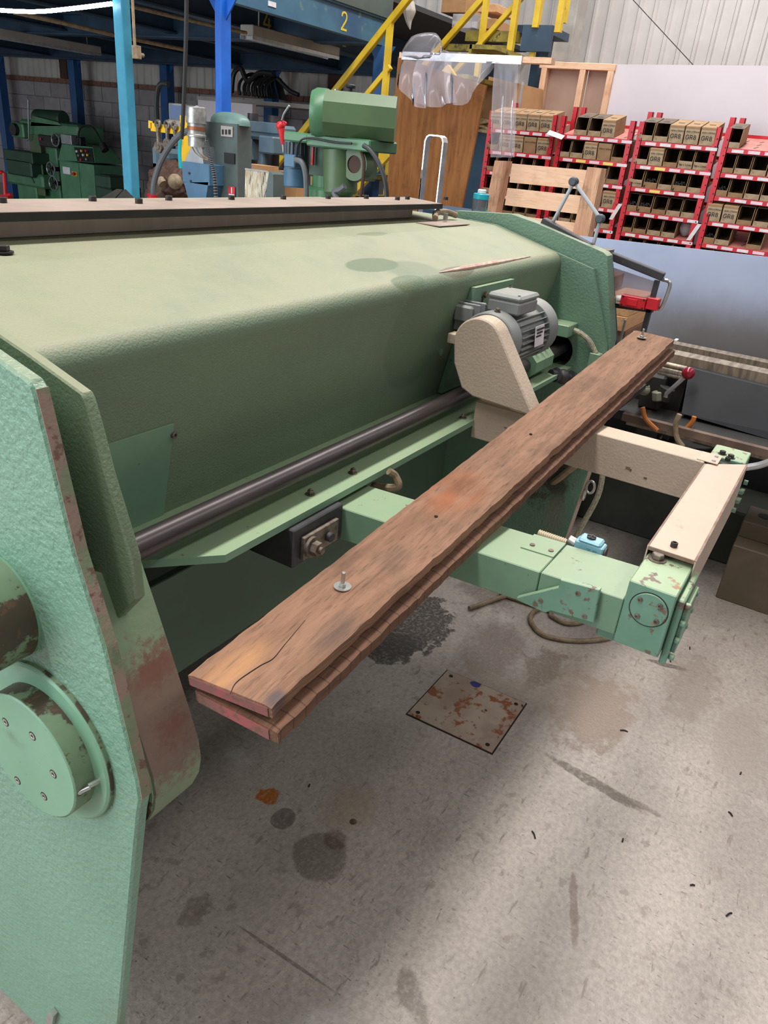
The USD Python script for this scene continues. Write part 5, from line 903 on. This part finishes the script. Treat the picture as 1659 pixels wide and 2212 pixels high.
TB = solo('tool_cupboard', box(3.25, 3.55, 1.45, 1.85, 0, 1.366 - .0, .006), 'cabinet_blue', 'dark blue cupboard hidden behind the top of the shear', 'cupboard', smooth=False)
bx, by, bz = (3.4, 1.599, 1.366); 
BT = thing('water_bottle', 'turquoise drinking bottle with white cap behind the shear', 'bottle', (bx, by, bz))
part(BT, 'body', lathe([(0, 0), (.034, 0), (.036, .004), (.036, .055), (.033, .06), (0, .06)], (bx, by, bz), (0, 0, 1), 28), 'bottle_plastic'); part(BT, 'collar', cyl((bx, by, bz + .055), (bx, by, bz + .082), .037, 28, c=.003), 'turquoise'); part(BT, 'cap', cyl((bx, by, bz + .08), (bx, by, bz + .1), .02, 18, c=.004), 'white_plastic')

# ------------------------------------------------------------------ stud frame and white sheet behind the racks
SF = thing('stud_frame', 'pale timber stud frame with hardboard infill standing behind the racks', 'timber frame', (6.9, 2.5, 0))
yL, yR, zT = 2.852, 2.196, 2.35
part(SF, 'top_rail', box(6.85, 6.92, yR, yL, zT - .05, zT, .003), 'pine', False)
for x in (yL - .05, 2.463, yR + .03): part(SF, 'stud', box(6.85, 6.92, x - .025, x + .025, 0, zT - .05, .002), 'pine_up', False)
for a, b in ((yL - .03, 2.463 + .03), (2.463 - .03, yR + .05)): part(SF, 'infill_panel', box(6.925, 6.935, b, a, 0, zT - .03), 'hardboard', False)
solo('white_sheet', hexa([(6.88, yR + .02, 0.0), (6.89, yR + .02, 0), (6.89, .2, 0), (6.88, .2, 0)], [(6.88, yR + .02, 2.35), (6.89, yR + .02, 2.35), (6.89, .2, 2.40), (6.88, .2, 2.40)]), 'white_sheet', 'large scuffed white sheet standing behind the red racks', 'sheet', smooth=False)
solo('teal_post', box(7.45, 7.55, 3.103, 3.186, 0, LZ - .06), 'cabinet_blue', 'dark teal post between the clear strip and the timber frame', 'post', smooth=False)

# ------------------------------------------------------------------ red bin racks
RX = 6.2; PITCH, BAYW = .61, .585; SZ = [1.80, 1.641, 1.487, 1.317, 1.165, 1.005, .84, .68]; TILT = 12.0; TT = math.tan(math.radians(TILT)); RD_ = .42
BAYS = [2.945 - k * PITCH for k in range(4)]
ORD = ['leftmost', 'second', 'third', 'rightmost']
def rack(y1, k):
    t = thing('bin_rack', ['red steel bin rack beside the blue cabinet, leftmost of the four', 'red steel bin rack second from the left, behind the timber pallet', 'red steel bin rack third from the left, full of open card bins', 'red steel bin rack at the right edge with a half empty top shelf'][k], 'rack', (RX + .2, y1 - BAYW / 2, 0))
    for y in (y1 - .022, y1 - BAYW + .022):
        for x in (RX, RX + RD_):
            p = part(t, 'post', [box(x, x + .004, y - .02, y + .02, 0, 1.925 + .09 * (x > RX)), box(x, x + .035, y - .02, y - .016, 0, 1.925 + .09 * (x > RX))], 'rack_red', False)
            if x == RX:
                part(p, 'hole', [cyl((x - .0012, y - .006, z), (x + .001, y - .006, z), .005, 8) for z in np.arange(1.0, 1.9, .05)], 'ink', False, kind='stuff')
    for i, z in enumerate(SZ):
        s = part(t, 'shelf', hexa([(RX + .004, y1 - BAYW + .04, z - .004), (RX + .004, y1 - .04, z - .004), (RX + RD_, y1 - .04, z - .004 + RD_ * TT), (RX + RD_, y1 - BAYW + .04, z - .004 + RD_ * TT)], [(RX + .004, y1 - BAYW + .04, z), (RX + .004, y1 - .04, z), (RX + RD_, y1 - .04, z + RD_ * TT), (RX + RD_, y1 - BAYW + .04, z + RD_ * TT)]), 'rack_deck', False)
        if (k, i) in ((1, 0), (3, 0), (3, 4)):
            for q in range(5):
                for w in range(3): yq = y1 - .10 - q * .1; xq = RX + .06 + w * .1; part(s, 'slot', hexa([(xq, yq, z + .06 * TT * 0 + (xq - RX) * TT + .0003), (xq + .05, yq - .02, z + (xq + .05 - RX) * TT + .0003), (xq + .05, yq - .028, z + (xq + .05 - RX) * TT + .0003), (xq, yq - .008, z + (xq - RX) * TT + .0003)], [(xq, yq, z + (xq - RX) * TT + .0008), (xq + .05, yq - .02, z + (xq + .05 - RX) * TT + .0008), (xq + .05, yq - .028, z + (xq + .05 - RX) * TT + .0008), (xq, yq - .008, z + (xq - RX) * TT + .0008)]), 'ink', False)
        part(s, 'shelf_lip', box(RX + .001, RX + .005, y1 - BAYW + .042, y1 - .042, z - .030, z), 'rack_red', False); part(s, 'back_lip', box(RX + RD_ - .004, RX + RD_, y1 - BAYW + .04, y1 - .04, z + RD_ * TT, z + RD_ * TT + .02), 'rack_red', False)
        for j in range(5):
            if i > 5: continue
            yy = y1 - .075 - j * .108; mt = 'label_yellow' if (k, i, j) in ((1, 1, 1), (1, 1, 3), (2, 1, 1), (2, 2, 1)) else ('label_pink' if (i + j + k) % 3 else 'label_white')
            l = part(s, 'shelf_label', box(RX - .0002, RX + .0011, yy - .078, yy, z - .026, z - .006), mt, False)
    return t
for k, y in enumerate(BAYS): rack(y, k)
for kk, (X_, Y_, Z_) in enumerate([(RX - .004, BAYS[1] - BAYW + .02, 1.30), (RX - .004, BAYS[2] - BAYW + .02, 1.23)]):
    solo('tape_strip', hexa([(X_, Y_ + .03, Z_ - .06), (X_, Y_ - .0, Z_ - .06), (X_ + .002, Y_ - .0, Z_ - .06), (X_ + .002, Y_ + .03, Z_ - .06)], [(X_, Y_ - .02, Z_ + .06), (X_, Y_ - .05, Z_ + .06), (X_ + .002, Y_ - .05, Z_ + .06), (X_ + .002, Y_ - .02, Z_ + .06)]), 'label_white', 'white tape across the posts between the ' + ('second and third' if kk == 0 else 'third and rightmost') + ' red racks', 'tape', smooth=False)
# bins: prototypes facing -x, origin at the bottom front centre
W, D, H = .100, .25, .114
def bin_open(name, lab, loc, front, lid, low=.036, full=None):
    t = thing(name, lab, 'parts bin', loc, roty=-TILT); x, y, z = loc; c = .003
    side = [(x, z), (x + D, z), (x + D, z + H), (x + .05, z + H), (x + .03, z + H * .94), (x, z + low)]
    part(t, 'tray', [prism(side, 'y', y - W / 2, y - W / 2 + c), prism(side, 'y', y + W / 2 - c, y + W / 2), box(x, x + D, y - W / 2, y + W / 2, z, z + c), box(x + D - c, x + D, y - W / 2, y + W / 2, z, z + H)], 'bin_card', False)
    part(t, 'lining', [box(x + .004, x + D - .004, y - W / 2 + c, y - W / 2 + c + .0006, z + c, z + H * .9) if False else prism([(a + .001 if a < x + .05 else a - .004, b if b < z + H else b - .002) for a, b in side], 'y', y - W / 2 + c, y - W / 2 + c + .0006), prism([(a + .001 if a < x + .05 else a - .004, b if b < z + H else b - .002) for a, b in side], 'y', y + W / 2 - c - .0006, y + W / 2 - c), box(x + D - .005, x + D - .003, y - W / 2 + c, y + W / 2 - c, z, z + H)], 'bin_dark', False)
    f = part(t, 'front_flap', box(x - .002, x + .002, y - W / 2, y + W / 2, z, z + low), front, False)
    l = part(t, 'lid', box(x + .045, x + D, y - W / 2, y + W / 2, z + H - .001, z + H + .002), lid, False); part(l, 'hand_slot', box(x + .09, x + .115, y - .022, y + .022, z + H + .0018, z + H + .0026), 'ink', False)
    if full:
        r = np.random.default_rng(5)
        part(t, 'contents', [cyl(p, p + q / np.linalg.norm(q) * .03, .006, 6) for p, q in ((np.array([x + .012 + r.random() * .08, y + (r.random() - .5) * .07, z + .025 + r.random() * .018]), r.normal(size=3)) for _ in range(26))], full, False, kind='stuff', label='loose bolts')
    return t
def bin_closed(name, lab, loc, front, lid, lines):
    t = thing(name, lab, 'parts bin', loc, roty=-TILT); x, y, z = loc
    part(t, 'carton_body', box(x, x + D, y - W / 2, y + W / 2, z, z + H, .0015), 'bin_card', False)
    f = part(t, 'front_panel', hexa([(x - .003, y - W / 2, z), (x - .003, y + W / 2, z), (x, y + W / 2, z), (x, y - W / 2, z)], [(x - .0, y - W / 2, z + H * .86), (x - .0, y + W / 2, z + H * .86), (x + .002, y + W / 2, z + H * .86), (x + .002, y - W / 2, z + H * .86)]), front, False)
    for k, (s, h) in enumerate(lines): part(f, 'handwriting', text(s, h, (x - .0036 + k * .0, y + W / 2 - .008, z + H * .68 - k * .045), (0, -1, .0), (.02, 0, 1), .0012), 'ink', False, label='handwritten ' + s)
    l = part(t, 'lid', box(x + .002, x + D, y - W / 2, y + W / 2, z + H, z + H + .002), lid, False); part(l, 'hand_slot', box(x + .09, x + .115, y - .022, y + .022, z + H + .0018, z + H + .0026), 'ink', False)
    return t
GRP = None
LAY = {  # per rack, per shelf from the top: o open, d dirty open, f open full of bolts, c closed with writing, k closed dirty, p new pale front, - empty
    0: ['ccccc', 'fcckc', 'ddodd', 'oodoo', 'ddddd', 'ddddd', 'ddddd', 'ddddd'], 1: ['-ooc-', 'oockd', 'ddood', 'doodc', 'doddo', 'ddddd', 'ddddd', 'ddddd'],
    2: ['ooccc', 'ocdpp', 'pfofo', 'ffdoo', 'ddoo-', 'ddddd', 'ddddd', 'ddddd'], 3: ['o----', 'dooo-', 'fdoof', 'ccdof', 'fo-d-', 'ddddd', 'ddddd', 'ddddd']}
PROTO = {}
SH_ = ['top', 'second', 'third', 'fourth', 'fifth', 'sixth', 'seventh', 'lowest']; POS = ['first', 'second', 'third', 'fourth', 'fifth']
KIND = {'o': 'open brown card bin', 'd': 'grubby dark open card bin', 'f': 'open card bin full of black bolts', 'c': 'closed card bin with handwriting', 'k': 'stained closed card bin', 'p': 'open card bin with a new pale front'}
for k in range(4):
    for i, row in enumerate(LAY[k]):
        if i > 6: continue
        for j, ch_ in enumerate(row):
            if ch_ == '-': continue
            if k == 3 and j > 3: continue
            y = BAYS[k] - .066 - j * .1085 + random.uniform(-.002, .002); loc = (RX + .008 + random.uniform(-.003, .006), y, SZ[i] + .0015 + .008 * TT)
            lab = f'{KIND[ch_]}, {POS[j]} from left, {SH_[i]} shelf, {ORD[k]} red rack'
            if ch_ not in PROTO:
                if ch_ == 'c': PROTO[ch_] = bin_closed('parts_bin', lab, loc, 'bin_front', 'bin_card', [('6mm x 50mm', .010), ('GR8', .028)])
                elif ch_ == 'k': PROTO[ch_] = bin_closed('stained_bin', lab, loc, 'bin_card', 'bin_lid_dirty', [('6mm x 60mm', .011)])
                elif ch_ == 'o': PROTO[ch_] = bin_open('open_bin', lab, loc, 'bin_front', 'bin_lid_dirty')
                elif ch_ == 'd': PROTO[ch_] = bin_open('dirty_bin', lab, loc, 'bin_card', 'bin_lid_dirty', .032)
                elif ch_ == 'f': PROTO[ch_] = bin_open('filled_bin', lab, loc, 'bin_card', 'bin_lid_dirty', .04, 'black_oxide')
                else:
                    PROTO[ch_] = bin_open('pale_bin', lab, loc, 'label_white' if False else 'bin_front', 'bin_lid_dirty', .05)
                    f = PROTO[ch_]; part(f, 'handwriting', text('M6 x 12mm', .011, (loc[0] - .0032, loc[1] + .04, loc[2] + .02), (0, -1, 0), (0, 0, 1), .0012), 'ink', False, label='handwritten size')
            else: copy_of(PROTO[ch_], loc, lab, -TILT)
pb = (RX + .09, BAYS[2] - .5, SZ[4] + .02)
g = trimesh.creation.icosphere(3, .05); g.vertices = g.vertices * [1, 1, 1.3] * (1 + .18 * (meshkit.fbm(g.vertices * 40, 3, 4)[:, None] - .5)) + [pb[0], pb[1], pb[2] + .064]
solo('plastic_bag', g, 'clear_bag', 'clear plastic bag of fittings on the fifth shelf of the third red rack', 'bag')

# ------------------------------------------------------------------ pallet on end
PA = thing('timber_pallet', 'rough pine pallet stood on end in front of the red racks', 'pallet', (5.2, 1.95, 0))
def pbeam(name, a0, a1, b0, b1, X, d, mt):
    """board between two image-independent ends given as (y,z) pairs"""
    part(PA, name, hexa([(X, *a0), (X, *a1), (X + d, *a1), (X + d, *a0)], [(X, *b0), (X, *b1), (X + d, *b1), (X + d, *b0)]), mt, False)
pbeam('bearer', (2.47, 0), (2.38, 0), (5.2, 2.363, 1.576)[1:], (5.2, 2.28, 1.58)[1:], 5.16, .11, 'pallet_bearer')
pbeam('bearer', (1.76, 0), (1.62, 0), (5.2, 1.708, 1.595)[1:], (5.2, 1.612, 1.595)[1:], 5.16, .11, 'pallet_bearer')
for a, b, c, d in [((5.2, 2.249, 1.449)[1:], (5.2, 1.681, 1.459)[1:], (5.2, 2.25, 1.568)[1:], (5.2, 1.697, 1.576)[1:]), ((5.2, 2.258, 1.302)[1:], (5.2, 1.679, 1.308)[1:], (5.2, 2.257, 1.413)[1:], (5.2, 1.691, 1.421)[1:]), ((5.2, 2.25, 1.154)[1:], (5.2, 1.665, 1.152)[1:], (5.2, 2.248, 1.243)[1:], (5.2, 1.673, 1.251)[1:]), ((2.27, .85), (1.66, .85), (2.26, 1.0), (1.67, 1.0)), ((2.28, .5), (1.65, .5), (2.28, .65), (1.66, .65)), ((2.3, .1), (1.64, .1), (2.3, .25), (1.65, .25))]:
    pbeam('slat', a, b, c, d, 5.20, .02, 'pine')

# ------------------------------------------------------------------ lathe behind the far end
LA = thing('lathe', 'long grey engine lathe beyond the shear with a steel splash guard', 'lathe', (3.4, -.2, 0))
part(LA, 'splash_guard', hexa([(3.62, 1.20, .68), (3.63, 1.20, .68), (3.63, -2.4, .68), (3.62, -2.4, .68)], [(3.62, 1.278, 1.307), (3.63, 1.278, 1.307), (3.63, -2.4, 1.42), (3.62, -2.4, 1.42)]), 'sheet_steel', False, label='large scratched bluish steel splash guard')
def strip_y(name, pa, pb_, X, d, h, mt, lb=None):
    """bar along y whose top front edge passes the two points"""
    part(LA, name, hexa([(X, pa[1], pa[2] - h), (X, -2.4, pa[2] - h), (X + d, -2.4, pa[2] - h), (X + d, pa[1], pa[2] - h)], [(X, pa[1], pa[2]), (X, -2.4, pa[2]), (X + d, -2.4, pa[2]), (X + d, pa[1], pa[2])]), mt, False, label=lb)
strip_y('bed_way', (3.3, 0.5872, 0.9737), 0, 3.3, .07, .03, 'bed_steel', 'rear bed way'); strip_y('bed_way', (3.1, 0.5597, 0.974), 0, 3.1, .09, .045, 'bed_steel', 'front bed way')
part(LA, 'bed', box(3.12, 3.55, -2.4, .95, .72, .93, .004), 'lathe_dark', False)
part(LA, 'saddle_cover', frus((3, 0.4288, 0.7786), (3.0, -2.4, .63), (3.06, -2.4, .86), (3.06, 0.4534, 0.9434), .04), 'lathe_grey', False, label='dark grey front cover')
strip_y('chip_tray', (2.9, 0.6573, 0.7606), 0, 2.9, .75, .035, 'lathe_dark'); strip_y('tray_lip', (2.86, 0.6185, 0.7631), 0, 2.86, .03, .028, 'tray_rust', 'rusty tray lip')
part(LA, 'leadscrew_stack', [cyl((3.04, 0.5619, 0.9415 - .018 * k), (3.04, 0.4613, 0.9415 - .018 * k), .011, 12) for k in range(3)], 'bed_steel', kind='stuff', label='threaded rods in the opening')
part(LA, 'opening', box(3.07, 3.1, 0.4515, 0.5888, .74, .93), 'grease', False)
th = [(3.04, 0.5619, 0.9319), (3.04, 0.4613, 0.9361)]
part(LA, 'thread', [cyl((3.04, th[0][1] - .004 * k, th[0][2] - .016), (3.04, th[0][1] - .004 * k - .0018, th[0][2] - .016), .0125, 10) for k in range(int((th[0][1] - th[1][1]) / .004))], 'silver', kind='stuff')
part(LA, 'apron', [pxb((3, 0.601, 0.7592), (3, 0.5181, 0.9031), .12, .01), cyl((2.99, 0.512, 0.8186), (2.99, 0.5027, 0.8661), .03, 14)], 'lathe_dark', False)
part(LA, 'gear_knob', cyl((2.98, 0.5225, 0.8126), (2.98, 0.5315, 0.8481), .026, 8, c=.004), 'lathe_green')
lv = part(LA, 'lever', tube([(2.95, 0.4936, 0.8397), (2.95, 0.4939, 0.8545), (2.95, 0.4423, 0.9361)], .0085, 10, False), 'galv', label='lever with dark red ball'); part(lv, 'ball_knob', ball((2.95, 0.437, 0.9481), .0235, 3), 'knob_red', label='dark red ball knob')
part(LA, 'handle', [cyl((2.95, 0.5797, 0.8616), (2.95, 0.5676, 0.9071), .011, 14, c=.003)], 'rubber', label='black crank handle'); part(LA, 'handle', cyl((2.93, 0.6382, 0.8006), (2.93, 0.606, 0.8351), .013, 14, c=.002), 'alu', label='bright tubular handle'); part(LA, 'crank', [ball((2.95, 0.5783, 0.8488), .022), cyl((2.95, 0.5817, 0.833), (2.95, 0.5793, 0.8673), .018, 12)], 'lathe_green')
part(LA, 'feed_rod', cyl((2.98, .62, .70), (2.98, -2.4, .70), .014, 12), 'bed_steel')
part(LA, 'base_plinth', box(3.46, 3.95, -2.4, .9, 0, .27, .01), 'lathe_base', False); part(LA, 'pedestal', box(3.3, 3.6, .86, 1.3, 0, .72, .01), 'lathe_base', False); part(LA, 'pedestal', box(3.3, 3.6, -2.4, -1.7, 0, .72, .01), 'lathe_base', False)
part(LA, 'coolant_hose', tube([(2.85, 0.5492, 0.8078), (2.85, 0.5268, 0.7672), (2.85, 0.4745, 0.7345)], .009, 8), 'hose_orange', label='orange hose'); part(LA, 'coolant_hose', tube([(2.85, 0.4128, 0.8156), (2.85, 0.4165, 0.7781), (2.85, 0.3998, 0.7271), (2.85, 0.37, 0.6982)], .010, 8), 'hose_tan'); part(LA, 'coolant_hose', tube([(2.9, 0.3667, 0.8063), (2.9, 0.3691, 0.7836), (2.9, 0.3879, 0.745)], .009, 8), 'hose_orange')
part(LA, 'coolant_hose', tube([(2.7, 0.1353, 0.7315), (2.7, 0.0964, 0.752), (2.7, 0.0607, 0.7798)], .012, 8), 'alu', label='pale hose near the gauge')
CK = thing('lathe_chuck', 'dark oily three-jaw chuck lying on the lathe base under the chip tray', 'chuck', (3.7, .35, .27))
ck0 = (3.62, 0.4755, 0.495)
part(CK, 'body', cyl((ck0[0], ck0[1], ck0[2] - .09), ck0, .145, 40, c=.004), 'chuck')
for a in (.5, 2.6, 4.7): part(CK, 'jaw', place(box(.04, .13, -.02, .02, 0, .04, .003), ck0, (math.cos(a), math.sin(a), 0), (-math.sin(a), math.cos(a), 0), (0, 0, 1)), 'chuck', False)
part(CK, 'key_block', box(ck0[0] - .1, ck0[0] + .05, ck0[1] + .10, ck0[1] + .21, ck0[2] - .09, ck0[2] + .06, .006), 'chuck', False)
BKB = thing('steel_block', 'heavy brown painted steel block with a round hole on the floor at the right edge', 'steel block', (3.3, 0, 0))
part(BKB, 'body', [box(3.118, 3.42, -.5, .107, 0, .26, .004), box(3.22, 3.42, -.12, .105, .26, .335, .004)], 'brown_block', False); part(BKB, 'hole', cyl((3.33, .03, .334), (3.33, .03, .3365), .03, 20), 'grease'); part(BKB, 'lug', box(3.10, 3.118, -.42, -.36, .1, .14, .004), 'galv', False)
# offcut rack beyond the far plate
OR = thing('offcut_stand', 'brown steel stand holding short timber offcuts behind the guard', 'stand', (2.6, 1.0, 0))
for x, y in ((2.78, 1.26), (2.9, 1.22)):
    part(OR, 'leg', box(x - .012, x + .012, y - .012, y + .012, 0, .86), 'dark_steel', False)
part(OR, 'base_board', box(2.38, 2.92, .57, 1.29, .86, .88), 'dark_steel', False)
for z in (1.0, 1.08): part(OR, 'wire', cyl((2.36, .57, z), (2.36, 1.2, z), .003, 6), 'galv')
for y in (.57, 1.2): part(OR, 'wire', cyl((2.36, y, .86), (2.36, y, 1.2), .004, 6), 'galv')
n_ = 0; LEV = ['lowest', 'second', 'third', 'fourth', 'fifth', 'sixth', 'seventh', 'eighth', 'topmost']; POS2 = ['outermost', 'second from the outside', 'third from the outside', 'innermost']
for lev in range(9):
    for c in range(4):
        y = .63 + c * .115 + random.uniform(-.004, .004); z = .8805 + lev * .0455
        if lev == 8 and c in (0, 3): continue
        n_ += 1
        solo('timber_offcut', box(2.40 + random.random() * .05, 2.72, y - .052, y + .052, z, z + .045, .002), random.choice(['pine_x', 'old_board', 'old_board_side']), f'timber offcut in the stand behind the guard, {LEV[lev]} layer up, {POS2[c]}', 'timber offcut', group='timber offcuts in the stand', smooth=False)

solo('white_card', hexa([(6.12, 2.40, 1.79), (6.125, 2.40, 1.79), (6.125, 2.27, 1.76), (6.12, 2.27, 1.76)], [(6.18, 2.40, 1.82), (6.185, 2.40, 1.82), (6.185, 2.27, 1.79), (6.18, 2.27, 1.79)]), 'label_white', 'folded white card stuck out between the first and second red racks', 'card', smooth=False)

solo('chuck_stand', box(ck0[0] - .155, ck0[0] + .15, ck0[1] - .15, ck0[1] + .22, .2705, ck0[2] - .0905, .004), 'lathe_dark', 'dark box under the oily chuck on the lathe base', 'stand', smooth=False)
part(LA, 'rear_panel', box(3.80, 3.82, -2.4, 1.2, .271, .72), 'lathe_grey', False)
